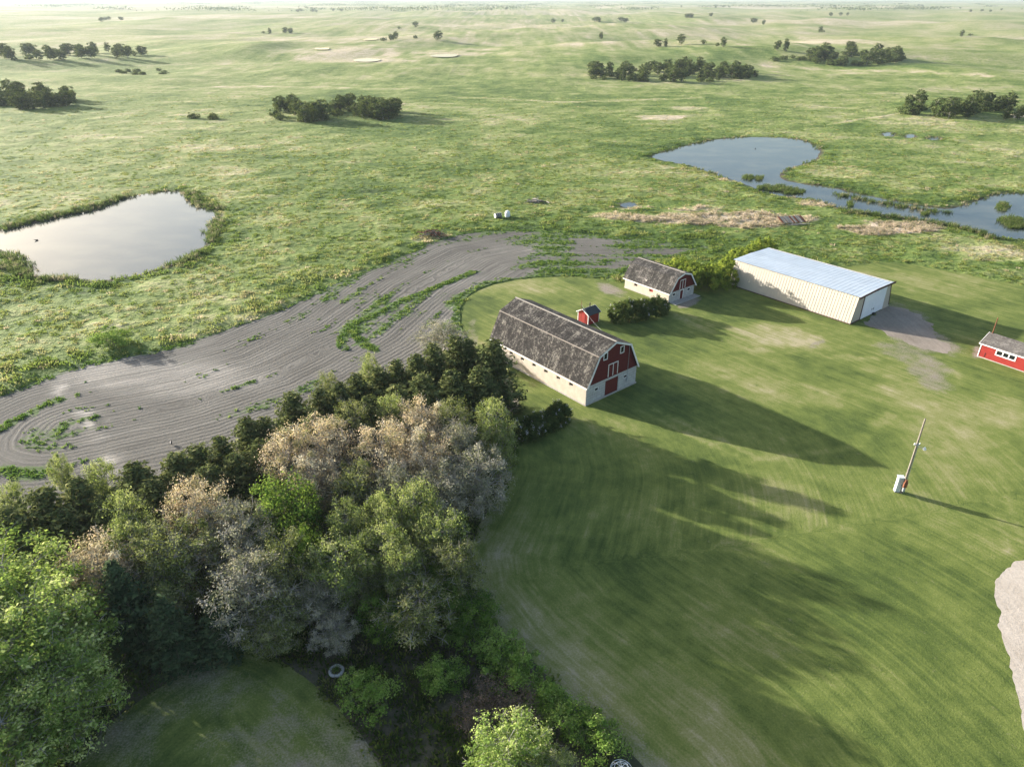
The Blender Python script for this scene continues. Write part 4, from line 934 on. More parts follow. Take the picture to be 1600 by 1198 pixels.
def conifer(name, mat, seed, Ht=9.0, Rr=2.3, droop=.25, dens=1.0, rounded=.75):
    r = np.random.default_rng(seed); segs = []; K = 10; prev = np.array([0, 0, -.2]); ax = []
    for k in range(1, K + 1):
        p = np.array([r.normal() * .05, r.normal() * .05, Ht * k / K]); w = .15 * (1 - .93 * k / K); segs.append((prev, p, .15 * (1 - .93 * (k - 1) / K), w)); prev = p
    C = []; N = []; SZ = []; T = []
    z = Ht * .05
    while z < Ht * .985:
        s = z / Ht; Lm = Rr * (1 - s) ** rounded * (1 if s > .12 else .75 + s * 2); nb = max(4, int(8 * dens * (1 - .35 * s)))
        a0 = r.uniform(0, 6.28)
        for k in range(nb):
            a = a0 + 6.283 * k / nb + r.normal() * .25; Lb = max(.18, Lm * r.uniform(.55, 1.18)); up = .25 * s - droop * (1 - s) + r.normal() * .12
            st = np.array([0, 0, z + r.normal() * .06]); tipz = up * Lb
            d = np.array([math.cos(a), math.sin(a), 0]); side = np.array([-d[1], d[0], 0]); tn = np.clip(.42 + r.normal() * .16, 0, 1)
            e = st + d * Lb + np.array([0, 0, tipz]); segs.append((st, e, .03 * (1 - s) + .008, .005))
            n = max(3, int(Lb / .15)); sx = (np.arange(n) + .7) / n
            for q in sx:
                p = st + d * Lb * q + np.array([0, 0, tipz * q + .12 * Lb * q * q]); wd = .42 * Lb * (1 - q) + .16
                for _ in range(3):
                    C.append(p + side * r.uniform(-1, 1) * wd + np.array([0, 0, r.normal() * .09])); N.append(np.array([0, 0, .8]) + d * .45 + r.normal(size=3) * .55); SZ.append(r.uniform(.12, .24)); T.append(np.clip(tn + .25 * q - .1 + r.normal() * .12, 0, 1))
        z += Ht * .034 * r.uniform(.7, 1.3)
    V, Fq, t = cards(np.array(C), np.array(N), np.array(SZ), .42, r, np.array(T))
    TV, TF = tubes(segs, 5)
    return mesh_np(name + '_trunk', TV, TF, [M['bark']], None, True), mesh_np(name + '_crown', V, Fq, [mat], {'tint': t})

TM = {}
for k in range(4): TM['conifer', k] = conifer('conifer', L['conifer'], 100 + k, 9, 2.5 + .2 * (k % 2), .02, 1.3, (.5, .62, .42, .55)[k])
for k in range(2): TM['spruce', k] = conifer('spruce', L['spruce'], 120 + k, 9, 2.6, .3, 1.25, .8)
for k in range(3):
    TM['pink', k] = broadleaf('pink_tree', L['pink'], M['bark_pale'], 200 + k, ncl=100, per=170, leaf=.075, clr=.72, twigs=9)
    TM['grey', k] = broadleaf('silver_tree', L['grey'], M['bark_pale'], 220 + k, ncl=95, per=120, leaf=.075, clr=.72, twigs=12)
    TM['olive', k] = broadleaf('olive_tree', L['olive'], M['bark_pale'], 240 + k, ncl=95, per=150, leaf=.085, clr=.75, twigs=7)
    TM['lime', k] = broadleaf('lime_tree', L['lime'], M['bark_pale'], 260 + k, ncl=82, per=170, leaf=.09, clr=.78, twigs=6)
    TM['green', k] = broadleaf('green_tree', L['green'], M['bark'], 280 + k, ncl=82, per=180, leaf=.10, clr=.8, twigs=4)
    TM['shrub', k] = broadleaf('shrub', L['shrub'], M['bark'], 300 + k, Ht=3.4, Rr=2.2, base=.06, ncl=40, per=150, leaf=.085, clr=.55, twigs=5, stems=5)
    TM['brown', k] = broadleaf('brown_shrub', L['brown'], M['bark'], 320 + k, Ht=3.2, Rr=1.7, base=.06, ncl=40, per=45, leaf=.06, clr=.5, twigs=10, stems=6)
    TM['far', k] = broadleaf('far_tree', L['far'], M['bark_pale'], 340 + k, Ht=10, Rr=3.0, base=.04, ncl=54, per=42, leaf=.30, clr=.95, twigs=2)
    TM['farbush', k] = broadleaf('far_bush', L['far'], M['bark'], 360 + k, Ht=4, Rr=3.0, base=.03, ncl=22, per=36, leaf=.3, clr=.95, twigs=1, stems=3)
for k in range(2): TM['poplar', k] = broadleaf('poplar', L['poplar'], M['bark_pale'], 380 + k, Ht=12, Rr=4.6, base=.1, ncl=120, per=150, leaf=.13, clr=.95, twigs=5)
TM['bare', 0] = broadleaf('bare_shrub', L['grey'], M['bark_grey'], 400, Ht=4, Rr=2.4, base=.05, ncl=40, per=22, leaf=.06, clr=.6, twigs=14, stems=6)
DIM = {'conifer': (9, 2.5), 'spruce': (9, 2.6), 'poplar': (12, 4.6), 'shrub': (3.4, 2.2), 'brown': (3.2, 1.7), 'bare': (4, 2.4), 'far': (10, 3.0), 'farbush': (4, 3.0)}
NM = {'conifer': 'conifer_tree', 'spruce': 'spruce_tree', 'poplar': 'poplar_tree', 'shrub': 'green_shrub', 'brown': 'brown_shrub', 'bare': 'bare_shrub', 'pink': 'pink_tree', 'grey': 'silver_tree', 'olive': 'olive_green_tree', 'lime': 'lime_green_tree', 'green': 'green_tree'}
cnt = {}
def plant(sp, base, h, R_, label, group=None, cat=None):
    k = cnt.get(sp, 0); cnt[sp] = k + 1
    n = sum(1 for q in TM if q[0] == sp); tr, cr = TM[sp, k % n]; H0, R0 = DIM.get(sp, (8.0, 3.4))
    shrub = sp in ('shrub', 'brown', 'bare')
    t = link(NM[sp], None, None, base, rnd.uniform(0, 6.28), label, cat or ('shrub' if shrub else 'tree'), group)
    t.scale = (R_ / R0, R_ / R0, h / H0)
    link('stems' if shrub else 'trunk', tr, t); link('foliage' if shrub else 'crown', cr, t)
    return t
def crown_at(sp, u, v, rpx, h, label, group=None, rz=.42):
    """crown seen centred on pixel (u,v) with radius rpx: its distance follows from the tree's height above the level yard"""
    hc = h * .6
    for _ in range(3):
        b = G(u, v, hc); R_ = rpx * math.sqrt(b[0] ** 2 + b[1] ** 2 + (H - hc) ** 2) / F
    b = np.array([b[0], b[1], 0.0])
    return plant(sp, b, h, R_, label, group)
ORD = ['first', 'second', 'third', 'fourth', 'fifth', 'sixth', 'seventh', 'eighth', 'ninth', 'tenth', 'eleventh', 'twelfth', 'thirteenth', 'fourteenth', 'fifteenth', 'sixteenth', 'seventeenth', 'eighteenth', 'nineteenth', 'twentieth']
# conifers: apex pixel, height, radius
ROW1 = [(771, 534, 9.2, 2.9), (733, 533, 8.6, 2.3), (711, 529, 8.8, 2.3), (677, 541, 8.6, 2.4), (650, 556, 8.0, 2.4), (618, 565, 7.8, 2.3), (590, 578, 7.4, 2.3), (556, 587, 7.4, 2.3), (528, 600, 7.2, 2.2), (497, 610, 7.0, 2.3), (455, 619, 7.6, 2.4), (412, 655, 7.0, 2.2), (384, 655, 7.6, 2.3), (343, 685, 7.4, 2.4), (306, 702, 7.2, 2.4), (270, 712, 7.6, 2.6), (207, 726, 7.8, 2.6), (118, 750, 8.2, 2.7), (64, 769, 8.2, 2.6), (10, 800, 8.0, 2.7)]
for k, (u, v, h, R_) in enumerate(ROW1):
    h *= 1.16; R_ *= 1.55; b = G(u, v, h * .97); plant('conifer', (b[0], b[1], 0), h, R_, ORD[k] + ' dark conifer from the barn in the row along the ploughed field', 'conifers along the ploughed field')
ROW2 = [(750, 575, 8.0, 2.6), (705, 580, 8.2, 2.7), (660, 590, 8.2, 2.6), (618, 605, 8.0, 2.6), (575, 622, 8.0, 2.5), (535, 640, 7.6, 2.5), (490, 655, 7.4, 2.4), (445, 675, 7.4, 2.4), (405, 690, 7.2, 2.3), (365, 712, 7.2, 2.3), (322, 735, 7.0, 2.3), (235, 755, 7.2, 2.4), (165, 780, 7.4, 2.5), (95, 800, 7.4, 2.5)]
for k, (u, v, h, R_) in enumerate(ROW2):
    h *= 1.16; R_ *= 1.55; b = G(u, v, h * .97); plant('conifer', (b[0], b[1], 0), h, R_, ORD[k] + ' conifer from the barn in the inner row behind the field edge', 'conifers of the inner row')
TREES = [
 ('pink', 450, 722, 42, 8.0, 'leftmost pinkish tan tree of the big pale clump'), ('pink', 508, 692, 44, 8.2, 'pinkish tan tree beside the conifers, second of the pale clump'), ('pink', 486, 752, 40, 7.4, 'pinkish tan tree at the lower left of the pale clump'),
 ('olive', 548, 668, 26, 7.6, 'pale yellow-green tree between pink crowns against the conifers'), ('pink', 596, 708, 42, 8.2, 'pinkish tan tree in the middle of the pale clump'), ('pink', 655, 668, 38, 8.4, 'tallest pinkish tan tree of the clump, nearest the conifers'),
 ('lime', 612, 658, 22, 7.8, 'small bright green tree at the back of the pale clump'), ('pink', 662, 720, 40, 7.8, 'pinkish tan tree left of the grey bare crown'), ('olive', 708, 668, 28, 7.6, 'yellowish grey tree between the pink and bright green crowns'),
 ('grey', 718, 705, 32, 7.4, 'greyish tree beside the bright green tree near the barn'), ('lime', 768, 672, 34, 7.8, 'bright lime green tree beside the lilac hedge'), ('lime', 785, 705, 22, 6.0, 'small bright green tree at the lawn edge below the lilac hedge'),
 ('grey', 752, 742, 46, 7.2, 'silvery grey nearly bare tree leaning over the lawn'), ('grey', 690, 768, 42, 6.8, 'grey nearly bare tree in the shade left of the lawn'), ('olive', 560, 768, 40, 7.0, 'olive grey tree below the pink clump'), ('grey', 622, 770, 40, 6.8, 'dull grey tree below the middle of the pink clump'),
 ('green', 448, 795, 50, 7.6, 'rich green broadleaf tree in the middle of the wood'), ('lime', 545, 828, 28, 7.0, 'small lime tree right of the rich green tree'), ('lime', 600, 812, 26, 7.4, 'lime tree in the middle of the lower bright clump'), ('lime', 648, 800, 32, 7.8, 'tallest lime tree of the lower bright clump'),
 ('lime', 692, 845, 40, 7.2, 'lime green tree at the right end of the bright clump'), ('olive', 715, 885, 36, 6.4, 'olive green tree leaning over the shaded lawn'), ('lime', 600, 862, 36, 7.0, 'yellow-green tree below the middle of the bright clump'), ('lime', 528, 885, 42, 6.8, 'lime green tree at the left of the bright clump'),
 ('olive', 560, 925, 38, 6.0, 'dull olive tree in shade under the bright clump'), ('lime', 632, 898, 27, 6.6, 'compact rounded bright green tree above the silvery crown'), ('olive', 652, 962, 60, 7.0, 'broad silvery green tree above the bright shrubs'), ('green', 690, 930, 40, 5.6, 'mid green tree at the lawn edge behind the silvery crown'),
 ('green', 600, 975, 40, 5.0, 'shaded green tree left of the silvery crown'), ('green', 735, 965, 40, 4.6, 'low green tree spreading onto the shaded lawn'),
 ('lime', 200, 822, 30, 7.6, 'small vivid green tree near the left conifers'), ('lime', 212, 862, 34, 7.0, 'yellow-green tree below the vivid green one at left'), ('pink', 312, 800, 40, 7.8, 'pinkish tree in the left wood near the conifers'), ('grey', 375, 838, 48, 7.6, 'pale grey tree beside the rich green broadleaf'),
 ('pink', 150, 890, 46, 7.6, 'pinkish tree between the poplar and the dark spruce'), ('olive', 268, 872, 50, 7.4, 'olive green tree in the middle of the left wood'), ('lime', 262, 935, 42, 6.6, 'dull lime tree beside the dark spruce'), ('grey', 385, 915, 56, 7.0, 'spreading silver tree with bare branches in the left wood'),
 ('olive', 445, 880, 40, 6.8, 'grey olive tree left of the bright clump'), ('green', 482, 868, 26, 6.6, 'slim green tree between the olive and lime crowns'), ('spruce', 190, 945, 60, 9.5, 'big dark spruce at the left of the wood'), ('spruce', 262, 990, 54, 7.5, 'dark spruce at the edge of the front lawn'),
 ('spruce', 345, 975, 48, 6.5, 'smaller dark spruce right of the two big spruces'), ('olive', 440, 960, 52, 6.2, 'dark olive tree in deep shade at the wood centre'), ('grey', 500, 950, 44, 5.8, 'dull bare tree in deep shade below the bright clump'), ('olive', 420, 1000, 40, 4.6, 'low dark tree at the tip of the front lawn'), ('grey', 520, 1000, 36, 4.4, 'low bare tree above the ring planter'),
 ('poplar', 24, 915, 70, 12.0, 'upper light green poplar at the left edge'), ('poplar', 72, 975, 74, 12.0, 'broad light green poplar beside the spruces'), ('poplar', 30, 1030, 85, 11.0, 'middle light green poplar at the left edge'), ('poplar', 95, 1085, 62, 9.0, 'light green poplar overhanging the front lawn'), ('poplar', 20, 1150, 75, 8.0, 'lowest light green poplar in the bottom left corner'), ('poplar', -70, 990, 90, 12.0, 'light green poplar cut off by the left edge'),
 ('lime', 97, 738, 13, 5.4, 'slender pale green sapling at the field edge'), ('lime', 162, 756, 20, 6.4, 'yellow-green tree between conifers at the field edge'), ('lime', 22, 785, 16, 5.4, 'pale green tree at the left end of the conifer row'), ('lime', 577, 586, 17, 6.6, 'bright yellow-green tree behind the conifer row'), ('olive', 513, 612, 18, 6.0, 'pale shrubby tree at the field edge'),
 ('grey', 690, 522, 44, 5.0, 'pale airy tree on the field beside the conifers near the barn'),
 ('shrub', 575, 1075, 42, 3.0, 'bright green shrub beside the ring planter'), ('shrub', 690, 1048, 36, 2.8, 'small spreading green shrub right of the planter shrub'), ('shrub', 775, 1015, 42, 3.2, 'uppermost green shrub of the row along the lawn'), ('shrub', 812, 1050, 40, 3.0, 'second green shrub down the row along the lawn'), ('shrub', 852, 1082, 34, 2.8, 'third green shrub down the row along the lawn'),
 ('shrub', 893, 1120, 38, 2.8, 'fourth green shrub down the row along the lawn'), ('shrub', 938, 1148, 38, 2.8, 'last green shrub of the row, beside the wire cage'), ('shrub', 722, 978, 30, 2.8, 'green shrub under the trees at the lawn edge'), ('brown', 772, 1078, 30, 2.6, 'brown twiggy shrub left of the shrub row'), ('brown', 810, 1098, 34, 2.6, 'reddish brown twiggy shrub behind the shrub row'), ('brown', 745, 1110, 34, 2.2, 'dull brown shrub above the bottom tree'),
 ('poplar', 792, 1172, 62, 6.5, 'pale yellow-green tree at the bottom edge'), ('lime', 862, 1200, 36, 5.0, 'pale tree at the bottom edge right of the larger one'),
 ('shrub', 172, 522, 26, 3.2, 'lone round bush in the grass above the field'),
]
for sp, u, v, rp, h, lab in TREES: crown_at(sp, u, v - (16 if v > 920 and sp != 'shrub' and u > 120 and v < 1020 else 0), rp * (1.2 if h > 5 and v < 925 else 1.05), h * (1.36 if h > 5.2 and sp != 'poplar' and v < 925 else 1), lab)

# hedges: one long leafy body each, on stems
def hedge(name, px, wid, h, label, mat, n, leaf, flowers=0, seed=1, hts=None):
    r = np.random.default_rng(seed); P = [np.array(G(u, v)[:2]) for u, v in px]
    o = np.array([*P[0], 0.0]); seg = [np.linalg.norm(P[k + 1] - P[k]) for k in range(len(P) - 1)]; tot = sum(seg)
    t = link(name, None, None, o, 0, label, 'hedge')
    def at(s):
        for k, L_ in enumerate(seg):
            if s <= L_ or k == len(seg) - 1: d = (P[k + 1] - P[k]) / L_; return P[k] + d * s - o[:2], np.array([-d[1], d[0]])
            s -= L_
    C = []; N = []; T = []; Fc = []; ST = []
    nb = int(tot / .55)
    for k in range(nb * 22):
        s = r.uniform(.2, tot - .2); p, nn = at(s); w = wid * (.8 + .4 * vn(np.array([s / 2.2]), np.array([1.0]), seed)[0]) * min(1, .55 + min(s, tot - s) / 2.5)
        hh = h * (.78 + .4 * vn(np.array([s / 1.7]), np.array([5.0]), seed)[0]) * min(1, .6 + min(s, tot - s) / 3)
        a = r.uniform(0, math.pi); q = r.random() ** .35
        x = math.cos(a) * q * w / 2; z = .15 + math.sin(a) ** .7 * q * hh * .88
        c = np.array([p[0] + nn[0] * x, p[1] + nn[1] * x, z]); m = int(n * r.uniform(.5, 1.4)); k_ = r.normal(size=(m, 3)); k_ /= np.linalg.norm(k_, axis=1, keepdims=True)
        C.append(c + k_ * r.random((m, 1)) ** .5 * .42); N.append(k_ * .6 + r.normal(size=(m, 3)) * .5 + np.array([nn[0] * x, nn[1] * x, z * .5]) * .4); T.append(np.clip(.45 + r.normal() * .18 + r.normal(size=m) * .15, 0, 1))
        if flowers and q > .75 and r.random() < flowers * .45:
            mm = 14; f = r.normal(size=(mm, 3)) * np.array([.1, .1, .14]) + c + np.array([nn[0] * np.sign(x) * .25, nn[1] * np.sign(x) * .25, .3]); Fc.append(f)
        if k % 30 == 0: ST.append((np.array([p[0] + nn[0] * x * .3, p[1] + nn[1] * x * .3, -.1]), c, .03, .012))
    C = np.concatenate(C); C[:, 2] = np.maximum(C[:, 2], .05); V, Fq, tt = cards(C, np.concatenate(N), leaf * r.uniform(.6, 1.4, len(C)), .6, r, np.concatenate(T))
    link('foliage', mesh_np('hedge_foliage', V, Fq, [mat], {'tint': tt}), t)
    TV, TF = tubes(ST); link('stems', mesh_np('hedge_stems', TV, TF, [M['bark']]), t)
    if Fc:
        f = np.concatenate(Fc); V, Fq, tt = cards(f, r.normal(size=f.shape), .055 * r.uniform(.7, 1.3, len(f)), .8, r, r.random(len(f))); link('blossom', mesh_np('hedge_blossom', V, Fq, [L['flower']], {'tint': tt}), t)
hedge('lilac_hedge', [(800, 690), (835, 680), (872, 660), (886, 652)], 3.4, 2.9, 'dark lilac hedge with pale blossom in front of the large barn', L['lilac'], 60, .10, .5, 3)
hedge('lilac_hedge', [(950, 502), (985, 499), (1020, 492), (1036, 484)], 4.2, 3.6, 'dark rounded lilac hedge between the hut and the small barn', L['lilac'], 60, .11, .3, 5)
hedge('caragana_hedge', [(1040, 432), (1075, 446), (1095, 455), (1122, 447), (1150, 428), (1178, 413), (1198, 402)], 6.4, 5.4, 'yellow-green caragana hedge between the small barn and steel shed', L['caragana'], 46, .13, 0, 7)

# ------------------------------------------------------------------ groves out on the pasture
def grove(n, px, hr, label, group, sp='far', seed=1, wide=1.0):
    r = random.Random(seed); done = []
    tries = 0
    while len(done) < n and tries < n * 30:
        tries += 1
        u0, u1, v0, v1 = r.choice(px); a = r.uniform(0, 6.28); q = r.random() ** .33
        u = (u0 + u1) / 2 + math.cos(a) * q * (u1 - u0) / 2; v = (v0 + v1) / 2 + math.sin(a) * q * (v1 - v0) / 2
        b = GH(u, v)
        if any(math.hypot(b[0] - c[0], b[1] - c[1]) < 1.9 for c in done): continue
        done.append(b); s = r.choice(['far', 'far', 'farbush']) if sp == 'mix' else sp
        h = r.uniform(*hr) * (.42 if s == 'farbush' else 1); k = r.randrange(3); tr, cr = TM[s, k]; H0, R0 = DIM[s]
        R_ = (h * .40 if s == 'far' else h * .85) * r.uniform(.65, 1.3) * wide
        t = link('aspen_tree' if s == 'far' else 'willow_bush', None, None, (b[0], b[1], b[2] - .15), r.uniform(0, 6.28), label.replace('#', 'aspen tree' if s == 'far' else 'low bush'), 'tree' if s == 'far' else 'shrub', group if s == 'far' else group.replace('trees', 'bushes'))
        t.scale = (R_ / R0, R_ / R0, h / H0); link('trunk' if s == 'far' else 'stems', tr, t); link('crown' if s == 'far' else 'foliage', cr, t)
grove(110, [(905, 1185, 108, 130)], (5.5, 11), '# in the long dark grove behind the heart-shaped pond', 'trees of the long middle grove', 'mix', 1)
grove(74, [(1262, 1410, 84, 104)], (7, 13), '# in the dense grove at the upper right', 'trees of the upper right grove', 'mix', 2)
grove(7, [(1205, 1262, 92, 97)], (8, 9), '# beside the left end of the upper right grove', 'trees beside the upper right grove', 'farbush', 3)
grove(50, [(1412, 1560, 166, 186), (1500, 1680, 168, 188)], (5, 10.5), '# in the grove at the right edge above the marsh', 'trees of the right edge grove', 'mix', 4)
grove(22, [(428, 470, 172, 190), (455, 508, 184, 193)], (7.5, 11), '# in the left half of the paired grove', 'trees of the paired grove, left', 'mix', 5)
grove(34, [(520, 590, 168, 184), (550, 625, 172, 190)], (6.5, 9.5), '# in the right half of the paired grove', 'trees of the paired grove, right', 'mix', 6)
grove(3, [(297, 340, 184, 189)], (7, 8), '# in the small dark thicket left of the paired grove', 'bushes of the small thicket', 'farbush', 7)
grove(40, [(-30, 115, 150, 172)], (7, 10), '# in the nearer grove at the upper left edge', 'trees of the nearer left grove', 'mix', 8)
grove(42, [(-20, 150, 82, 96), (120, 225, 80, 92)], (9, 13), '# in the farther grove at the upper left edge', 'trees of the farther left grove', 'mix', 9)
grove(14, [(182, 268, 110, 119)], (6, 7.5), '# in the oval ring of bushes right of the left groves', 'bushes of the oval ring', 'farbush', 10)
FARG = [(452, 548, 17, 20, 12), (404, 462, 52, 55, 7), (590, 690, 60, 66, 12), (622, 652, 42, 48, 4), (860, 882, 35, 38, 3), (904, 938, 33, 36, 4), (968, 996, 32, 36, 4), (1062, 1135, 26, 29, 9), (1246, 1330, 24, 26, 7), (1382, 1450, 9, 11, 6), (1505, 1600, 17, 20, 8), (1022, 1050, 72, 75, 3), (1055, 1135, 68, 76, 7), (1212, 1252, 76, 80, 4), (1165, 1200, 36, 40, 3), (1482, 1532, 55, 58, 4), (138, 205, 32, 35, 6), (645, 690, 5, 7, 4), (745, 795, 15, 17, 3), (1050, 1160, 10, 13, 6), (925, 960, 60, 62, 2), (1280, 1310, 50, 53, 2)]
for k, (u0, u1, v0, v1, n) in enumerate(FARG): grove(max(2, int(n * .7)), [(u0, u1, v0, v1)], (8, 12), 'small # in a far bluff near the horizon', 'trees of the far bluffs', 'mix' if v0 > 40 else 'far', 50 + k, 1.0 if v0 > 40 else 1.5)
def far_wood():
    r = np.random.default_rng(5); C = []; N = []; SZ = []
    for k in range(100):
        v = r.choice([2.6, 3.6, 4.6, 6, 8, 11, 15]) + r.random(); u = r.uniform(-150, 1750); b = GH(u, v); w = r.uniform(30, 220) * (1 if v > 5 else 2.2); n = int(w * 1.4)
        c = np.stack([b[0] + r.normal(size=n) * w * .5, b[1] + r.normal(size=n) * w * .2, np.zeros(n)], 1); c[:, 2] = hills(c[:, 0], c[:, 1]) + r.random(n) ** .6 * 9 + 1
        C.append(c); N.append(r.normal(size=(n, 3)) + np.array([0, 0, .4])); SZ.append(np.full(n, 3.2) * r.uniform(.5, 1.3, n))
    C = np.concatenate(C); V, Fq, t = cards(C, np.concatenate(N), np.concatenate(SZ), .7, r, r.random(len(C)) * .6)
    link('distant_wood', mesh_np('distant_wood', V, Fq, [L['far']], {'tint': t}), label='dark scattered strips of far woodland along the horizon', cat='woodland', kind='stuff')
far_wood()

# ------------------------------------------------------------------ grass tussocks, weeds and reeds (nobody could count them)
GS = [(0, (.050, .085, .020)), (.25, (.095, .145, .030)), (.45, (.15, .195, .04)), (.65, (.245, .255, .085)), (.85, (.36, .31, .17)), (1, (.50, .41, .29))]
LIB = bpy.data.collections.new('tuft_library')
def tuft(name, mat, seed, n, rad, h, w):
    r = np.random.default_rng(seed); V = []; Fq = []
    for k in range(n):
        a = r.uniform(0, 6.28); q = rad * r.random() ** .6; p = np.array([q * math.cos(a), q * math.sin(a), -.03]); b = r.uniform(0, 6.28); s = np.array([math.cos(b), math.sin(b), 0]) * w * r.uniform(.6, 1.3)
        hh = h * r.uniform(.55, 1.25); ln = np.array([math.cos(a), math.sin(a), 0]) * hh * r.uniform(.15, .75); o = len(V)
        V += [p - s, p + s, p + s * .9 + ln * .4 + np.array([0, 0, hh * .65]), p - s * .9 + ln * .4 + np.array([0, 0, hh * .65]), p + ln + np.array([0, 0, hh])]; Fq += [(o, o + 1, o + 2, o + 3)]; Fq.append((o + 3, o + 2, o + 4, o + 4))
    V = np.array(V); quads = np.array([f for f in Fq if f[2] != f[3]]); tris = np.array([f[:3] for f in Fq if f[2] == f[3]])
    ob = bpy.data.objects.new(name, mesh_np(name, V, [quads, tris], [mat])); return ob
def scatter(name, P, scale, tn, lib, label, cat):
    me = bpy.data.meshes.new(name); P = np.asarray(P, np.float32); me.vertices.add(len(P)); me.vertices.foreach_set('co', P.ravel())
    for k, a in (('size', scale), ('tint', tn), ('turn', R8.uniform(0, 6.283, len(P)))):
        A = me.attributes.new(k, 'FLOAT', 'POINT'); A.data.foreach_set('value', np.asarray(a, np.float32))
    o = link(name, me, label=label, cat=cat, kind='stuff')
    ng = bpy.data.node_groups.new(name, 'GeometryNodeTree'); ng.interface.new_socket('Geometry', in_out='INPUT', socket_type='NodeSocketGeometry'); ng.interface.new_socket('Geometry', in_out='OUTPUT', socket_type='NodeSocketGeometry')
    n = ng.nodes; l = ng.links; gi = n.new('NodeGroupInput'); go = n.new('NodeGroupOutput'); ci = n.new('GeometryNodeCollectionInfo'); ci.inputs[0].default_value = lib; ci.inputs['Separate Children'].default_value = True; ci.inputs['Reset Children'].default_value = True
    ip = n.new('GeometryNodeInstanceOnPoints'); ip.inputs['Pick Instance'].default_value = True
    def at(nm):
        q = n.new('GeometryNodeInputNamedAttribute'); q.data_type = 'FLOAT'; q.inputs[0].default_value = nm; return q.outputs[0]
    cx = n.new('ShaderNodeCombineXYZ'); l.new(at('turn'), cx.inputs[2]); l.new(gi.outputs[0], ip.inputs['Points']); l.new(ci.outputs[0], ip.inputs['Instance']); l.new(cx.outputs[0], ip.inputs['Rotation']); l.new(at('size'), ip.inputs['Scale']); l.new(ip.outputs[0], go.inputs[0])
    md = o.modifiers.new('scatter', 'NODES'); md.node_group = ng
    return o
def lib(name, obs):
    c = bpy.data.collections.new(name)
    for o in obs: c.objects.link(o)
    return c
MT = mat_tuft('tussock_grass', GS); MW = mat_tuft('field_weeds', [(0, (.05, .10, .018)), (.6, (.10, .17, .03)), (1, (.19, .24, .06))]); MR = mat_tuft('reeds', [(0, (.045, .075, .018)), (.5, (.11, .15, .04)), (.75, (.30, .26, .165)), (1, (.62, .51, .39))])
lib_g = lib('tussocks', [tuft('tussock', MT, s, 22, .55, .24, .06) for s in range(4)]); lib_w = lib('weeds', [tuft('weed', MW, 20 + s, 14, .28, .17, .05) for s in range(3)]); lib_r = lib('reed_clumps', [tuft('reed', MR, 40 + s, 26, .42, .95, .035) for s in range(3)])
def pasture_grass():
    n = 190000
    y = 40 + 400 * R8.random(n) ** .75; x = (R8.random(n) - .5) * 2 * (y * .85 + 25)
    yd = yard(x, y); keep = yd < -.25
    for P in PONDS: keep &= sdist(x, y, P) < -.6
    d = np.hypot(x, y)
    keep &= R8.random(n) < (.15 + .5 * vn(x / 6, y / 5, 131)) * (1 - .9 * sst(120, 400, d + 80 * (vn(x / 40, y / 40, 137) - .5)))
    x, y, yd, d = x[keep], y[keep], yd[keep], d[keep]
    t, dry, wet = tint(x, y); z = terrain_z(x, y)
    s = R8.uniform(.55, 1.3, len(x)) * (1 + .6 * wet) * (.75 + .5 * vn(x / 4, y / 4, 133)) 
    scatter('pasture_grass', np.stack([x, y, z], 1), s, np.clip(t + .10 + R8.normal(size=len(x)) * .15, 0, 1), lib_g, 'rough green and yellow tussock grass covering the pasture', 'grass')
pasture_grass()
def weeds():
    E_ = np.array(FIELD); n = 120000
    x = R8.uniform(-90, 90, n); y = R8.uniform(60, 200, n); k = inpoly(x, y, FIELD); x, y = x[k], y[k]
    w = weedness(x, y); k = R8.random(len(x)) < np.clip((w - .42) * 1.5, 0, 1) ** 1.3; x, y, w = x[k], y[k], w[k]
    scatter('field_weeds', np.stack([x, y, np.full(len(x), .01)], 1), R8.uniform(.5, 1.3, len(x)) * (.7 + .6 * np.clip(w, 0, 1)), R8.random(len(x)), lib_w, 'green weeds sprouting in bands over the ploughed field', 'weeds')
weeds()
ISL = [(1210, 294, 26, 5), (1238, 299, 20, 4.5), (1170, 277, 9, 4), (1187, 278, 6, 3.5), (1328, 319, 4, 4), (1566, 323, 10, 7), (1578, 344, 20, 6), (1590, 352, 20, 5), (1445, 334, 5, 2)]
BANK = [((1310, 303), (1350, 312), (1400, 321), (1450, 329), (1478, 331)), ((1322, 332), (1370, 338), (1430, 345), (1480, 352), (1530, 366), (1560, 378)), ((0, 415), (25, 428), (42, 432), (40, 415), (10, 398)), ((50, 436), (85, 437), (118, 437)), ((255, 418), (280, 412), (300, 402), (315, 392)), ((330, 380), (338, 360), (340, 345)), ((0, 358), (60, 343), (120, 331), (165, 318), (200, 306)), ((295, 300), (310, 318), (345, 328))]
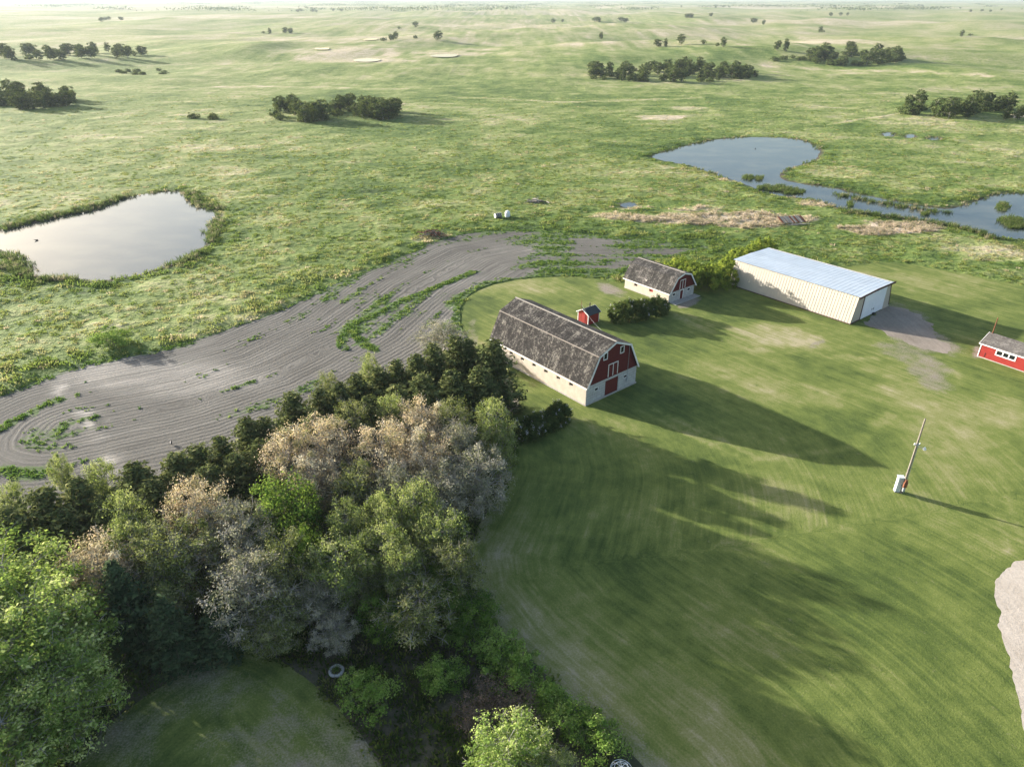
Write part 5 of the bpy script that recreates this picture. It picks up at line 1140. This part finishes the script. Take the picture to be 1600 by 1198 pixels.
def reeds():
    X = []; Y = []; Sz = []; T = []
    for u, v, ru, rv in ISL:
        for _ in range(int(ru * 5)):
            a = R8.uniform(0, 6.28); q = R8.random() ** .5; p = G(u + math.cos(a) * q * ru, v + math.sin(a) * q * rv); X.append(p[0]); Y.append(p[1]); Sz.append(R8.uniform(.6, 1.2)); T.append(R8.uniform(.1, .6))
    for B in BANK:
        P = gp(B)
        for k in range(len(P) - 1):
            Ld = math.hypot(P[k + 1][0] - P[k][0], P[k + 1][1] - P[k][1])
            for _ in range(int(Ld * 5)):
                s = R8.random(); X.append(P[k][0] + (P[k + 1][0] - P[k][0]) * s + R8.normal() * 1.0); Y.append(P[k][1] + (P[k + 1][1] - P[k][1]) * s + R8.normal() * 1.0); Sz.append(R8.uniform(.6, 1.25)); T.append(R8.uniform(.0, .75))
    for P in PONDS:
        P_ = np.array(P)
        for k in range(len(P)):
            a = P_[k]; b = P_[(k + 1) % len(P)]; Ld = np.linalg.norm(b - a)
            for _ in range(int(Ld * 1.6)):
                s = R8.random(); q = a + (b - a) * s
                if vn(np.array([q[0] / 7]), np.array([q[1] / 7]), 141)[0] < (.42 if P is POND_L else .6): continue
                X.append(q[0] + R8.normal() * .7); Y.append(q[1] + R8.normal() * .7); Sz.append(R8.uniform(.4, .9)); T.append(R8.uniform(.1, .8))
    n = 26000; u = R8.uniform(900, 1600, n); v = R8.uniform(310, 385, n); p = np.array([G(a, b) for a, b in zip(u, v)]); dry, wet = masks(p[:, 0], p[:, 1]); k = (R8.random(n) < np.clip(dry - .3, 0, 1) * 1.6 * vn(p[:, 0] / 3, p[:, 1] / 2.2, 161) ** 1.5)
    for P in PONDS: k &= sdist(p[:, 0], p[:, 1], P) < 0
    k &= yard(p[:, 0], p[:, 1]) < -1
    X += list(p[k, 0]); Y += list(p[k, 1]); Sz += list(R8.uniform(.35, .8, k.sum())); T += list(R8.uniform(.62, 1, k.sum()))
    X = np.array(X); Y = np.array(Y); z = np.maximum(terrain_z(X, Y), -.3)
    scatter('pond_reeds', np.stack([X, Y, z], 1), Sz, T, lib_r, 'green and straw-coloured reeds around the ponds and creek', 'reeds')
reeds()
def undergrowth():
    n = 26000; x = R8.uniform(-75, 30, n); y = R8.uniform(28, 105, n)
    k = (sdist(x, y, FLOOR) > -.4) & ~inpoly(x, y, FRONT_LAWN) & ~inpoly(x, y, LAWN) & (R8.random(n) < .15 + .85 * fbm(x / 4, y / 4, 151, 3)); x, y = x[k], y[k]
    e, _ = linedist(x, y, FRONT_LAWN, True); e2, _ = linedist(x, y, EDGE)
    s = R8.uniform(.6, 2.0, len(x)); t = np.clip(.25 + R8.normal(size=len(x)) * .22, 0, 1)
    scatter('woodland_undergrowth', np.stack([x, y, np.full(len(x), .0)], 1), s, t, lib_g, 'dark grass and herbs growing under the trees of the wood', 'undergrowth')
undergrowth()
def planter_plant():
    r = np.random.default_rng(3); n = 260; k = r.normal(size=(n, 3)) * np.array([.25, .25, .12]) + np.array([0, 0, .35]); V, Fq, t = cards(k, r.normal(size=(n, 3)) + np.array([0, 0, .6]), r.uniform(.03, .07, n), .6, r, r.random(n)); link('plant', mesh_np('planter_plant', V, Fq, [L['green']], {'tint': t}), PLANTER)
planter_plant()
